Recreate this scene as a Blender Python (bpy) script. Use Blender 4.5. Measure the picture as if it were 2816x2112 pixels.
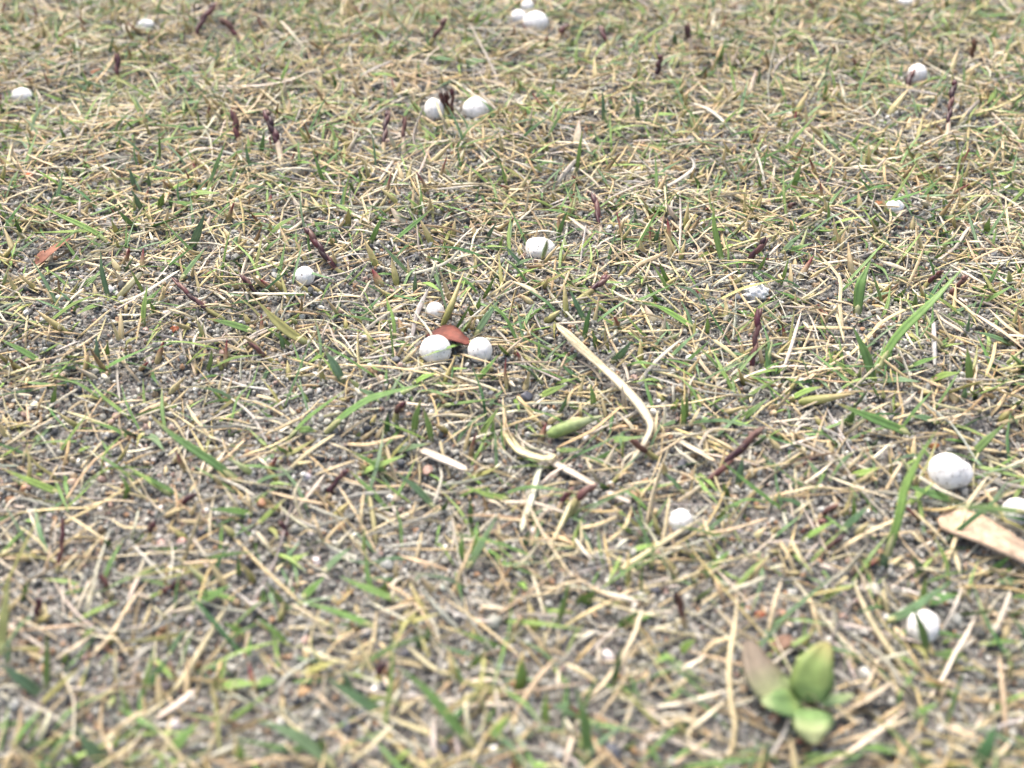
import bpy, math, random
import numpy as np
from mathutils import Vector, noise as mnoise

for o in list(bpy.data.objects):
    bpy.data.objects.remove(o)
scene = bpy.context.scene
COL = scene.collection
R = math.radians
random.seed(7)
rng = np.random.default_rng(7)

# ------------------------------------------------------------------ camera
CAM_H, PITCH = 0.097, R(44.0)
SENSOR, LENS = 6.17, 6.36
cam_d = bpy.data.cameras.new('camera')
cam_d.sensor_width = SENSOR
cam_d.lens = LENS
cam_d.clip_start = 0.004
cam_d.clip_end = 200.0
cam_d.dof.use_dof = True
cam_d.dof.focus_distance = 0.155
cam_d.dof.aperture_fstop = 3.1
cam = bpy.data.objects.new('camera', cam_d)
cam.location = (0, 0, CAM_H)
cam.rotation_euler = (R(90) - PITCH, 0, 0)
COL.objects.link(cam)
scene.camera = cam

# ------------------------------------------------------------------ sky and sun (bright overcast)
SUN_EL, SUN_AZ = R(58), R(-25)       # azimuth from +Y towards +X; the light comes from ahead, a little left
world = bpy.data.worlds.new('World')
scene.world = world
world.use_nodes = True
wn = world.node_tree
for n in list(wn.nodes):
    wn.nodes.remove(n)
w_out = wn.nodes.new('ShaderNodeOutputWorld')
w_bg = wn.nodes.new('ShaderNodeBackground')
w_sky = wn.nodes.new('ShaderNodeTexSky')
w_sky.sky_type = 'NISHITA'
w_sky.sun_disc = False
w_sky.sun_elevation = SUN_EL
w_sky.sun_rotation = SUN_AZ
w_sky.air_density = 1.0
w_sky.dust_density = 7.0
w_sky.ozone_density = 0.3
w_bg.inputs['Strength'].default_value = 0.14
wn.links.new(w_sky.outputs['Color'], w_bg.inputs['Color'])
wn.links.new(w_bg.outputs['Background'], w_out.inputs['Surface'])

sun_d = bpy.data.lights.new('sun', 'SUN')
sun_d.energy = 1.4
sun_d.angle = R(50)
sun_d.color = (1.0, 0.965, 0.91)
sun = bpy.data.objects.new('sun', sun_d)
sdir = Vector((math.sin(SUN_AZ) * math.cos(SUN_EL), math.cos(SUN_AZ) * math.cos(SUN_EL), math.sin(SUN_EL)))
sun.rotation_euler = (-sdir).to_track_quat('-Z', 'Y').to_euler()
sun.location = (0, 0, 3)
COL.objects.link(sun)

vs = scene.view_settings
vs.view_transform = 'Standard'
vs.look = 'None'
vs.gamma = 1.0
vs.exposure = 1.15

# ------------------------------------------------------------------ measuring: photograph pixel -> place on the ground
TH = SENSOR / 2 / LENS
TV = TH * 0.75
CP, SP = math.cos(PITCH), math.sin(PITCH)

def gz(x, y):
    """height of the sand surface (works on arrays)"""
    f = np.exp(-((np.asarray(x) / 0.6) ** 2 + ((np.asarray(y) - 0.15) / 0.6) ** 2))
    return f * 0.001 * (0.65 * np.sin(x * 170 + 1.0) * np.cos(y * 150 + 0.6) + 0.45 * np.sin(x * 95 - y * 120 + 2.0)
                        + 0.28 * np.sin(x * 330 + y * 260))

def ray(u, v):
    a = (u / 2816.0 - 0.5) * 2 * TH
    b = (0.5 - v / 2112.0) * 2 * TV
    return np.array([a, CP + b * SP, -SP + b * CP])

def at(u, v, dz=0.0):
    d = ray(u, v)
    z = dz
    for _ in range(4):
        t = (z - CAM_H) / d[2]
        p = np.array([0, 0, CAM_H]) + d * t
        z = float(gz(p[0], p[1])) + dz
    return p

def depth_at(p):
    return p[1] * CP + (CAM_H - p[2]) * SP

def px_mm(p):
    """metres that one source-photo pixel covers at p"""
    return depth_at(p) * 2 * TH / 2816.0

def project(P):
    P = np.asarray(P)
    d = P[..., 1] * CP + (CAM_H - P[..., 2]) * SP
    up = P[..., 1] * SP + (P[..., 2] - CAM_H) * CP
    u = (P[..., 0] / np.maximum(d, 1e-4) / (2 * TH) + 0.5) * 2816
    v = (0.5 - up / np.maximum(d, 1e-4) / (2 * TV)) * 2112
    return u, v, d

def S(c, r, x, y):
    return c * 704 + x * 704 / 2212.0, r * 528 + y * 528 / 1659.0

# ------------------------------------------------------------------ materials
def mat_base(name):
    m = bpy.data.materials.new(name)
    m.use_nodes = True
    nt = m.node_tree
    return m, nt, nt.nodes, nt.links, nt.nodes['Principled BSDF'], nt.nodes['Material Output']

def noise_node(nt, coord, scale, detail=3.0, rough=0.55):
    n = nt.nodes.new('ShaderNodeTexNoise')
    n.inputs['Scale'].default_value = scale
    n.inputs['Detail'].default_value = detail
    n.inputs['Roughness'].default_value = rough
    nt.links.new(coord, n.inputs['Vector'])
    return n

def ramp(nt, fac, stops):
    r = nt.nodes.new('ShaderNodeValToRGB')
    e = r.color_ramp.elements
    while len(e) < len(stops):
        e.new(0.5)
    for k, (p, c) in enumerate(stops):
        e[k].position = p
        e[k].color = c if len(c) == 4 else (*c, 1)
    nt.links.new(fac, r.inputs['Fac'])
    return r

def mul_col(nt, a, b, fac=1.0):
    mx = nt.nodes.new('ShaderNodeMix')
    mx.data_type = 'RGBA'
    mx.blend_type = 'MULTIPLY'
    mx.inputs['Factor'].default_value = fac
    nt.links.new(a, mx.inputs['A'])
    nt.links.new(b, mx.inputs['B'])
    return mx.outputs['Result']

def plant_material(name, rough, translucent, spec=0.35, mott=(0.72, 1.18), nscale=1500.0):
    m, nt, N, L, bsdf, out = mat_base(name)
    at_ = N.new('ShaderNodeAttribute')
    at_.attribute_name = 'col'
    geo = N.new('ShaderNodeNewGeometry')
    n1 = noise_node(nt, geo.outputs['Position'], nscale, 4.0, 0.65)
    r1 = ramp(nt, n1.outputs['Fac'], [(0.3, (mott[0],) * 3), (0.7, (mott[1],) * 3)])
    c = mul_col(nt, at_.outputs['Color'], r1.outputs['Color'])
    L.new(c, bsdf.inputs['Base Color'])
    bsdf.inputs['Roughness'].default_value = rough
    bsdf.inputs['Specular IOR Level'].default_value = spec
    bmp = N.new('ShaderNodeBump')
    bmp.inputs['Strength'].default_value = 0.35
    bmp.inputs['Distance'].default_value = 0.00008
    L.new(n1.outputs['Fac'], bmp.inputs['Height'])
    L.new(bmp.outputs['Normal'], bsdf.inputs['Normal'])
    if translucent > 0:
        tr = N.new('ShaderNodeBsdfTranslucent')
        L.new(c, tr.inputs['Color'])
        mx = N.new('ShaderNodeMixShader')
        mx.inputs['Fac'].default_value = translucent
        L.new(bsdf.outputs['BSDF'], mx.inputs[1])
        L.new(tr.outputs['BSDF'], mx.inputs[2])
        L.new(mx.outputs['Shader'], out.inputs['Surface'])
    return m

M_STRAW = plant_material('dry_straw', 0.55, 0.10)
M_GREEN = plant_material('green_blade', 0.42, 0.22, 0.45, (0.8, 1.15), 900.0)
M_SHEATH = plant_material('leaf_sheath', 0.5, 0.12, 0.4)
M_SPIKE = plant_material('purple_spikelet', 0.4, 0.0, 0.5)
M_LEAF = plant_material('broad_leaf', 0.5, 0.2, 0.4, (0.75, 1.15), 700.0)
M_SCRAP = plant_material('dead_leaf', 0.65, 0.05, 0.3, (0.6, 1.25), 1100.0)

def stone_material(name, instancer):
    m, nt, N, L, bsdf, out = mat_base(name)
    a = N.new('ShaderNodeAttribute')
    a.attribute_name = 'col'
    if instancer:
        a.attribute_type = 'INSTANCER'
    geo = N.new('ShaderNodeNewGeometry')
    n1 = noise_node(nt, geo.outputs['Position'], 2600.0, 3.0, 0.6)
    r1 = ramp(nt, n1.outputs['Fac'], [(0.3, (0.7,) * 3), (0.7, (1.2,) * 3)])
    c = mul_col(nt, a.outputs['Color'], r1.outputs['Color'])
    L.new(c, bsdf.inputs['Base Color'])
    bsdf.inputs['Roughness'].default_value = 0.48
    bsdf.inputs['Specular IOR Level'].default_value = 0.5
    return m

M_GRAIN = stone_material('sand_grain', True)
M_PEBBLE = stone_material('pebble', False)

def granule_material():
    m, nt, N, L, bsdf, out = mat_base('white_granule')
    tc = N.new('ShaderNodeTexCoord')
    n1 = noise_node(nt, tc.outputs['Object'], 2300.0, 2.0, 0.5)       # sparse dark specks
    r1 = ramp(nt, n1.outputs['Fac'], [(0.315, (0.22, 0.21, 0.20)), (0.365, (1, 1, 1))])
    n2 = noise_node(nt, tc.outputs['Object'], 1800.0, 4.0, 0.7)
    r2 = ramp(nt, n2.outputs['Fac'], [(0.28, (0.66, 0.64, 0.60)), (0.5, (0.86, 0.85, 0.83)), (0.7, (0.91, 0.905, 0.89))])
    c = mul_col(nt, r1.outputs['Color'], r2.outputs['Color'])
    L.new(c, bsdf.inputs['Base Color'])
    bsdf.inputs['Roughness'].default_value = 0.85
    bsdf.inputs['Specular IOR Level'].default_value = 0.2
    n3 = noise_node(nt, tc.outputs['Object'], 2600.0, 5.0, 0.75)
    bmp = N.new('ShaderNodeBump')
    bmp.inputs['Strength'].default_value = 0.6
    bmp.inputs['Distance'].default_value = 0.0002
    L.new(n3.outputs['Fac'], bmp.inputs['Height'])
    L.new(bmp.outputs['Normal'], bsdf.inputs['Normal'])
    return m
M_GRANULE = granule_material()

def ground_material():
    m, nt, N, L, bsdf, out = mat_base('damp_sandy_soil')
    geo = N.new('ShaderNodeNewGeometry')
    vor = N.new('ShaderNodeTexVoronoi')
    vor.inputs['Scale'].default_value = 2300.0
    L.new(geo.outputs['Position'], vor.inputs['Vector'])
    sep = N.new('ShaderNodeSeparateColor')
    L.new(vor.outputs['Color'], sep.inputs['Color'])
    r1 = ramp(nt, sep.outputs['Red'], [(0.0, (0.06, 0.06, 0.062)), (0.3, (0.16, 0.15, 0.14)), (0.62, (0.23, 0.21, 0.18)),
                                       (0.85, (0.28, 0.27, 0.25)), (1.0, (0.38, 0.37, 0.34))])
    n1 = noise_node(nt, geo.outputs['Position'], 120.0, 4.0)
    r2 = ramp(nt, n1.outputs['Fac'], [(0.3, (0.75,) * 3), (0.7, (1.1,) * 3)])
    L.new(mul_col(nt, r1.outputs['Color'], r2.outputs['Color']), bsdf.inputs['Base Color'])
    bsdf.inputs['Roughness'].default_value = 0.85
    bmp = N.new('ShaderNodeBump')
    bmp.inputs['Strength'].default_value = 0.8
    bmp.inputs['Distance'].default_value = 0.0003
    bmp.invert = True
    L.new(vor.outputs['Distance'], bmp.inputs['Height'])
    L.new(bmp.outputs['Normal'], bsdf.inputs['Normal'])
    return m
M_GROUND = ground_material()

# ------------------------------------------------------------------ mesh helpers
def quad_mesh(name, V, Q, C=None, mat=None, smooth=True):
    V = np.asarray(V, dtype=np.float32)
    Q = np.asarray(Q, dtype=np.int32)
    me = bpy.data.meshes.new(name)
    me.vertices.add(len(V))
    me.vertices.foreach_set('co', V.ravel())
    k = Q.shape[1]
    me.loops.add(Q.size)
    me.loops.foreach_set('vertex_index', Q.ravel())
    me.polygons.add(len(Q))
    me.polygons.foreach_set('loop_start', np.arange(0, Q.size, k, dtype=np.int32))
    me.polygons.foreach_set('loop_total', np.full(len(Q), k, dtype=np.int32))
    me.polygons.foreach_set('use_smooth', np.full(len(Q), smooth, dtype=bool))
    if C is not None:
        a = me.attributes.new('col', 'FLOAT_COLOR', 'POINT')
        C4 = np.ones((len(V), 4), dtype=np.float32)
        C4[:, :3] = C
        a.data.foreach_set('color', C4.ravel())
    me.update(calc_edges=True)
    me.validate()
    if mat:
        me.materials.append(mat)
    return me

def link(name, me, parent=None, loc=None):
    o = bpy.data.objects.new(name, me)
    COL.objects.link(o)
    if parent is not None:
        o.parent = parent
    if loc is not None:
        o.location = loc
    return o

def tag(o, label=None, cat=None, group=None, kind=None):
    if label: o['label'] = label
    if cat: o['category'] = cat
    if group: o['group'] = group
    if kind: o['kind'] = kind
    return o

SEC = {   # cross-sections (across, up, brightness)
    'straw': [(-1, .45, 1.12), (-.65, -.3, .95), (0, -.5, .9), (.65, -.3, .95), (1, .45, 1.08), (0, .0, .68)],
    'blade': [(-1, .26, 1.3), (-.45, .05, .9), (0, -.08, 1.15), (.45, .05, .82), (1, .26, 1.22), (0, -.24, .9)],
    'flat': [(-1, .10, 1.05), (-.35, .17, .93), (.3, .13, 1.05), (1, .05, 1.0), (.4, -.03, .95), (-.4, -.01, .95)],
    'tube': [(math.cos(a), math.sin(a), 1 + .08 * math.cos(3 * a)) for a in np.arange(8) * math.pi / 4],
    'bud': [(math.cos(a), .8 * math.sin(a), 1 + .13 * math.cos(2 * a + 1)) for a in np.arange(8) * math.pi / 4],
}
SEC = {k: np.array(v) for k, v in SEC.items()}

def catmull(P, n):
    P = np.asarray(P, float)
    if len(P) == 2:
        t = np.linspace(0, 1, n)[:, None]
        return P[0] * (1 - t) + P[1] * t
    E = np.vstack([2 * P[0] - P[1], P, 2 * P[-1] - P[-2]])
    seg = np.linalg.norm(np.diff(P, axis=0), axis=1)
    cum = np.concatenate([[0], np.cumsum(seg)])
    q = np.linspace(0, cum[-1], n)
    k = np.clip(np.searchsorted(cum, q, side='right') - 1, 0, len(seg) - 1)
    t = ((q - cum[k]) / np.maximum(seg[k], 1e-9))[:, None]
    p0, p1, p2, p3 = E[k], E[k + 1], E[k + 2], E[k + 3]
    m1, m2 = (p2 - p0) * .35, (p3 - p1) * .35
    return (2 * t**3 - 3 * t**2 + 1) * p1 + (t**3 - 2 * t**2 + t) * m1 + (-2 * t**3 + 3 * t**2) * p2 + (t**3 - t**2) * m2

def sweep(P, W, sec, cols, roll=0.0, twist=0.0):
    """P n x 3 centre line, W n half widths, cols n x 3 colours along it; returns verts, quads, colours"""
    P = np.asarray(P, float)
    n = len(P)
    T = np.gradient(P, axis=0)
    T /= np.maximum(np.linalg.norm(T, axis=1, keepdims=True), 1e-9)
    M = P[-1] - P[0]
    M = M / max(math.sqrt(M @ M), 1e-9)
    if math.hypot(M[0], M[1]) < .55:                      # near upright: the flat side may face any way
        yaw = random.gauss(0, .45)
        ref = np.array([math.cos(yaw), math.sin(yaw), 0.0])
    else:
        ref = np.array([M[1], -M[0], 0.0])
    if float((T @ M).min()) > .25:
        B = ref - T * (T @ ref)[:, None]
    else:                                                 # strongly bent: carry the frame along the curve
        ref = np.array([T[0, 1], -T[0, 0], 0.0]) + ref * .01
        B = np.zeros_like(T)
        for i_ in range(n):
            ref = ref - T[i_] * (T[i_] @ ref)
            ref = ref / max(math.sqrt(ref @ ref), 1e-9)
            B[i_] = ref
    B /= np.maximum(np.linalg.norm(B, axis=1, keepdims=True), 1e-9)
    Nn = np.cross(B, T)
    ang = roll + twist * np.linspace(0, 1, n)
    ca, sa = np.cos(ang)[:, None], np.sin(ang)[:, None]
    B, Nn = B * ca + Nn * sa, Nn * ca - B * sa
    s = SEC[sec]
    k = len(s)
    W = np.asarray(W)
    V = P[:, None, :] + W[:, None, None] * (B[:, None, :] * s[None, :, 0, None] + Nn[:, None, :] * s[None, :, 1, None])
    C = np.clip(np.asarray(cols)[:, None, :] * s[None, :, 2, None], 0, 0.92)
    i = np.arange(n - 1)[:, None] * k
    j = np.arange(k)[None, :]
    jn = (j + 1) % k
    Q = np.stack([i + j, i + jn, i + k + jn, i + k + j], axis=-1).reshape(-1, 4)
    return V.reshape(-1, 3), Q, C.reshape(-1, 3)

class Heap:
    """collects many swept shapes into one mesh (stuff)"""
    def __init__(self):
        self.V, self.Q, self.C, self.n = [], [], [], 0
    def add(self, vqc):
        v, q, c = vqc
        self.V.append(v); self.Q.append(q + self.n); self.C.append(c)
        self.n += len(v)
    def build(self, name, mat):
        return link(name, quad_mesh(name, np.vstack(self.V), np.vstack(self.Q), np.vstack(self.C), mat))

MASK = np.zeros((528, 704), bool)      # where measured plants stand, so that the uncounted turf leaves them room
def mark(P, hw):
    Q = catmull(P, 40)
    u, v, d = project(Q)
    r = np.maximum(hw / (d * 2 * TH / 704), .6)
    for a, b, k in zip(u / 4, v / 4, r):
        i0, i1, j0, j1 = int(b - k), int(b + k) + 1, int(a - k), int(a + k) + 1
        if i1 > 0 and j1 > 0:
            MASK[max(i0, 0):i1, max(j0, 0):j1] = True

def crowded(P):
    P = np.asarray(P)
    t = np.linspace(0, 1, 5)[:, None]
    m = len(P) // 2
    Q = np.vstack([P[0] * (1 - t) + P[m] * t, P[m] * (1 - t) + P[-1] * t])
    u, v, d = project(Q)
    i = np.clip((v / 4).astype(int), 0, 527)
    j = np.clip((u / 4).astype(int), 0, 703)
    inside = (u > 0) & (u < 2816) & (v > 0) & (v < 2112)
    return np.mean(MASK[i, j] & inside) > .45

def clear_granules(build, lift):
    """raise a measured blade until it passes over the granules it crosses instead of through them"""
    for _ in range(9):
        P = build(lift)
        Q = catmull(P[::2], 24)
        bad = False
        for c, r in GRAN_BALL:
            if np.any(np.linalg.norm(Q - c, axis=1) < r * 1.06):
                bad = True
        if not bad:
            break
        lift = lift * 1.25 + .0005
    return P

def single(name, vqc, mat, base, parent=None, parent_loc=None):
    v, q, c = vqc
    base = np.asarray(base)
    me = quad_mesh(name, v - base, q, c, mat)
    loc = base if parent is None else base - np.asarray(parent_loc)
    return link(name, me, parent, tuple(loc))

# ------------------------------------------------------------------ colours (surface albedo)
def jit(c, a=0.12):
    c = np.asarray(c, float)
    return np.clip(c * (1 + random.uniform(-a, a)) * (1 + rng.uniform(-a * .4, a * .4, 3)), 0.005, 0.9)

STRAW_COL = {'t': (.68, .565, .345), 'k': (.61, .465, .24), 'p': (.76, .70, .545), 'g': (.54, .515, .45), 'w': (.62, .57, .48), 'b': (.38, .28, .17)}
GREEN_COL = {'d': (.10, .205, .075), 'm': (.165, .29, .09), 'b': (.26, .39, .11), 'o': (.38, .38, .15), 'g': (.17, .275, .14)}

def straw_cols(n, key):
    c = jit(STRAW_COL[key], .16)
    e = jit(STRAW_COL[random.choice('tpgk')], .15)
    t = np.linspace(0, 1, n)[:, None]
    k = random.uniform(0, .5)
    return c * (1 - k * t) + e * (k * t)

def green_cols(n, key):
    c = jit(GREEN_COL[key], .16)
    t = np.linspace(0, 1, n)[:, None]
    base = c * .55 + np.array((.45, .45, .22)) * .45
    tip = c if random.random() < .6 else np.array((.5, .38, .17))
    a = np.clip(1 - t / .25, 0, 1) * random.uniform(.2, .8)
    b = np.clip((t - .78) / .22, 0, 1)
    col = c * (1 - a) + base * a
    return col * (1 - b) + tip * b

def bud_cols(n, key):
    t = np.linspace(0, 1, n)[:, None]
    low = {'t': (.56, .48, .26), 'o': (.30, .30, .10), 'g': (.34, .44, .16), 'r': (.45, .38, .20), 'p': (.66, .58, .42), 'k': (.36, .27, .13)}[key]
    top = {'t': (.68, .54, .32), 'o': (.58, .48, .25), 'g': (.54, .57, .31), 'r': (.22, .045, .055), 'p': (.70, .60, .46), 'k': (.24, .15, .08)}[key]
    low, top = jit(low), jit(top)
    s = np.clip((t - .25) / .55, 0, 1)
    return low * (1 - s) + top * s

def straw_w(n, w):
    W = np.full(n, w)
    t = np.linspace(0, 1, n)
    W = w * (0.75 + 0.25 * np.sin(math.pi * np.clip(t * .9 + .08, 0, 1)))
    if random.random() < .55:
        W *= np.clip((1 - t) / .35, .12, 1) ** .7
    W[0] *= .02 if random.random() < .5 else .5
    W[-1] *= .05
    return W

def blade_w(n, w):
    t = np.linspace(0, 1, n)
    W = w * (.62 + .38 * np.sin(math.pi * np.clip(t * 1.1 + .05, 0, 1))) * np.clip((1 - t) / .45, 0, 1) ** .65
    W[-1] = w * .02
    return W

def bud_w(n, w, cut=False):
    t = np.linspace(0, 1, n)
    W = w * (np.sin(math.pi * np.clip(t, 0, 1) ** .62 * .93 + .15) * .75 + .25 * (1 - t))
    W[-1] = w * (.03 if not cut else .4)
    return np.maximum(W, w * .02)

# ------------------------------------------------------------------ the ground, one sheet
def axis(lo, hi, step):
    core = np.arange(lo, hi + step * .5, step)
    far = np.array([.1, .3, .8, 2, 6, 20, 60])
    return np.concatenate([(lo - far)[::-1], core, hi + far])
gx, gy = axis(-.26, .26, .0025), axis(-.08, .44, .0025)
X, Y = np.meshgrid(gx, gy)
GV = np.stack([X, Y, gz(X, Y) - 0.0001], -1).reshape(-1, 3)
nx, ny = len(gx), len(gy)
ii = (np.arange(ny - 1)[:, None] * nx + np.arange(nx - 1)[None, :]).ravel()
GQ = np.stack([ii, ii + 1, ii + nx + 1, ii + nx], -1)
tag(link('ground', quad_mesh('ground', GV, GQ, None, M_GROUND)), kind='structure')

# area in which turf is built (wider than the picture, so a step aside still sees it)
def area_points(n, seed, pad=0.03):
    g = np.random.default_rng(seed)
    y = g.uniform(0.022, 0.315, n * 2)
    x = g.uniform(-.19, .19, n * 2)
    keep = np.abs(x) < (0.49 * (y * CP + CAM_H * SP) + pad)
    x, y = x[keep], y[keep]
    return x[:n], y[:n]

# ------------------------------------------------------------------ sand grains: stuff, instanced by geometry nodes
def grain_mesh(name, seed, sub, amp=.28):
    import bmesh
    bm = bmesh.new()
    bmesh.ops.create_icosphere(bm, subdivisions=sub, radius=1.0)
    g = random.Random(seed)
    off = Vector((g.uniform(0, 50), g.uniform(0, 50), g.uniform(0, 50)))
    sx, sy, sz = g.uniform(.85, 1.25), g.uniform(.75, 1.05), g.uniform(.6, .9)
    planes = []
    for _ in range(7):
        d = Vector((g.gauss(0, 1), g.gauss(0, 1), g.gauss(0, 1))).normalized()
        planes.append((d, g.uniform(.68, .95)))
    for v in bm.verts:
        p = v.co.copy()
        for d, k in planes:
            s = p.dot(d)
            if s > k:
                p -= d * (s - k) * .85
        p *= 1 + amp * .5 * mnoise.noise(p * 1.6 + off)
        v.co = (p.x * sx, p.y * sy, p.z * sz)
    me = bpy.data.meshes.new(name)
    bm.to_mesh(me)
    bm.free()
    for pl in me.polygons:
        pl.use_smooth = sub > 2
    return me

GRAIN_COLS = np.array([(.31, .31, .28), (.235, .237, .215), (.44, .435, .39), (.56, .56, .52), (.065, .068, .072), (.105, .107, .108),
                       (.36, .27, .17), (.36, .22, .13), (.34, .24, .20), (.74, .73, .70)])
GRAIN_P = np.array([.27, .22, .16, .045, .08, .10, .08, .03, .035, .004])
GRAIN_P /= GRAIN_P.sum()

variants = bpy.data.collections.new('grain_shapes')
for k in range(8):
    me = grain_mesh('grain_shape', 100 + k, 1 if k else 2)
    me.materials.append(M_GRAIN)
    variants.objects.link(bpy.data.objects.new('grain_shape', me))

def build_sand():
    n = 260000
    x, y = area_points(n, 11, .03)
    n = len(x)
    g = np.random.default_rng(12)
    r = 0.00026 * np.exp(g.normal(0, .36, n))
    r = np.clip(r, .00010, .00062)
    z = gz(x, y) + r * g.uniform(-.5, .75, n) + 0.00022 * (g.random(n) ** 2)
    me = bpy.data.meshes.new('sand')
    me.vertices.add(n)
    me.vertices.foreach_set('co', np.stack([x, y, z], -1).astype(np.float32).ravel())
    def attr(name, typ, key, data):
        a = me.attributes.new(name, typ, 'POINT')
        a.data.foreach_set(key, np.ascontiguousarray(data).ravel())
    attr('rot', 'FLOAT_VECTOR', 'vector', g.uniform(0, 6.283, (n, 3)).astype(np.float32))
    attr('siz', 'FLOAT', 'value', r.astype(np.float32))
    attr('pick', 'INT', 'value', g.integers(0, 8, n).astype(np.int32))
    ci = g.choice(len(GRAIN_COLS), n, p=GRAIN_P)
    c = np.ones((n, 4), np.float32)
    c[:, :3] = GRAIN_COLS[ci] * g.uniform(.75, 1.25, (n, 1))
    attr('col', 'FLOAT_COLOR', 'color', c)
    me.materials.append(M_GRAIN)
    o = link('sand', me)
    ng = bpy.data.node_groups.new('sand_grains', 'GeometryNodeTree')
    ng.interface.new_socket('Geometry', in_out='INPUT', socket_type='NodeSocketGeometry')
    ng.interface.new_socket('Geometry', in_out='OUTPUT', socket_type='NodeSocketGeometry')
    N, L = ng.nodes, ng.links
    gi, go = N.new('NodeGroupInput'), N.new('NodeGroupOutput')
    m2p = N.new('GeometryNodeMeshToPoints')
    L.new(gi.outputs[0], m2p.inputs['Mesh'])
    ci_ = N.new('GeometryNodeCollectionInfo')
    ci_.inputs['Collection'].default_value = variants
    ci_.inputs['Separate Children'].default_value = True
    ci_.inputs['Reset Children'].default_value = True
    iop = N.new('GeometryNodeInstanceOnPoints')
    L.new(m2p.outputs['Points'], iop.inputs['Points'])
    L.new(ci_.outputs[0], iop.inputs['Instance'])
    iop.inputs['Pick Instance'].default_value = True
    def named(nm, typ):
        q = N.new('GeometryNodeInputNamedAttribute')
        q.data_type = typ
        q.inputs['Name'].default_value = nm
        return q.outputs['Attribute']
    L.new(named('pick', 'INT'), iop.inputs['Instance Index'])
    L.new(named('rot', 'FLOAT_VECTOR'), iop.inputs['Rotation'])
    L.new(named('siz', 'FLOAT'), iop.inputs['Scale'])
    L.new(iop.outputs['Instances'], go.inputs[0])
    md = o.modifiers.new('grains', 'NODES')
    md.node_group = ng
    tag(o, 'loose grey and tan sand grains covering the ground', 'sand', kind='stuff')
build_sand()

# ------------------------------------------------------------------ landmarks: names that other labels refer to
LAND = []     # (x, y, phrase)

# ------------------------------------------------------------------ white granules
def granule_mesh(seed, rx, ry, rz, lump=.05, second=None, crumble=0.0):
    import bmesh
    bm = bmesh.new()
    bmesh.ops.create_icosphere(bm, subdivisions=4, radius=1.0)
    g = random.Random(seed)
    off = Vector((g.uniform(0, 90), g.uniform(0, 90), g.uniform(0, 90)))
    pits = [(Vector((g.gauss(0, 1), g.gauss(0, 1), g.gauss(0, 1))).normalized(), g.uniform(.05, .11), g.uniform(.03, .07)) for _ in range(60)]
    for v in bm.verts:
        d = v.co.normalized()
        r = 1 + lump * 1.0 * mnoise.noise(d * 1.3 + off) + lump * .3 * mnoise.noise(d * 3.1 + off) + .02 * mnoise.noise(d * 8 + off) + .022 * mnoise.noise(d * 15 + off)
        if crumble:
            r *= 1 + crumble * mnoise.noise(d * 2.6 + off * 2) + crumble * .45 * mnoise.noise(d * 6 + off)
        for pd, pr, dep in pits:
            q = (d - pd).length
            if q < pr:
                r -= dep * (1 - (q / pr) ** 2)
        p = Vector((d.x * rx, d.y * ry, d.z * rz)) * r
        if second:
            # a smaller lobe grown onto the first: union by pushing the surface out
            c, sr = Vector(second[:3]), second[3]
            dn = Vector((d.x * rx, d.y * ry, d.z * rz)).normalized()
            b = dn.dot(c)
            disc = b * b - (c.length_squared - sr * sr)
            if disc > 0:
                t = b + math.sqrt(disc)
                if t > p.length:
                    p = dn * (t * (1 + .03 * mnoise.noise(d * 6 + off)))
        v.co = p
    me = bpy.data.meshes.new('fertilizer_granule')
    bm.to_mesh(me)
    bm.free()
    for pl in me.polygons:
        pl.use_smooth = True
    me.materials.append(M_GRANULE)
    return me

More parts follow.
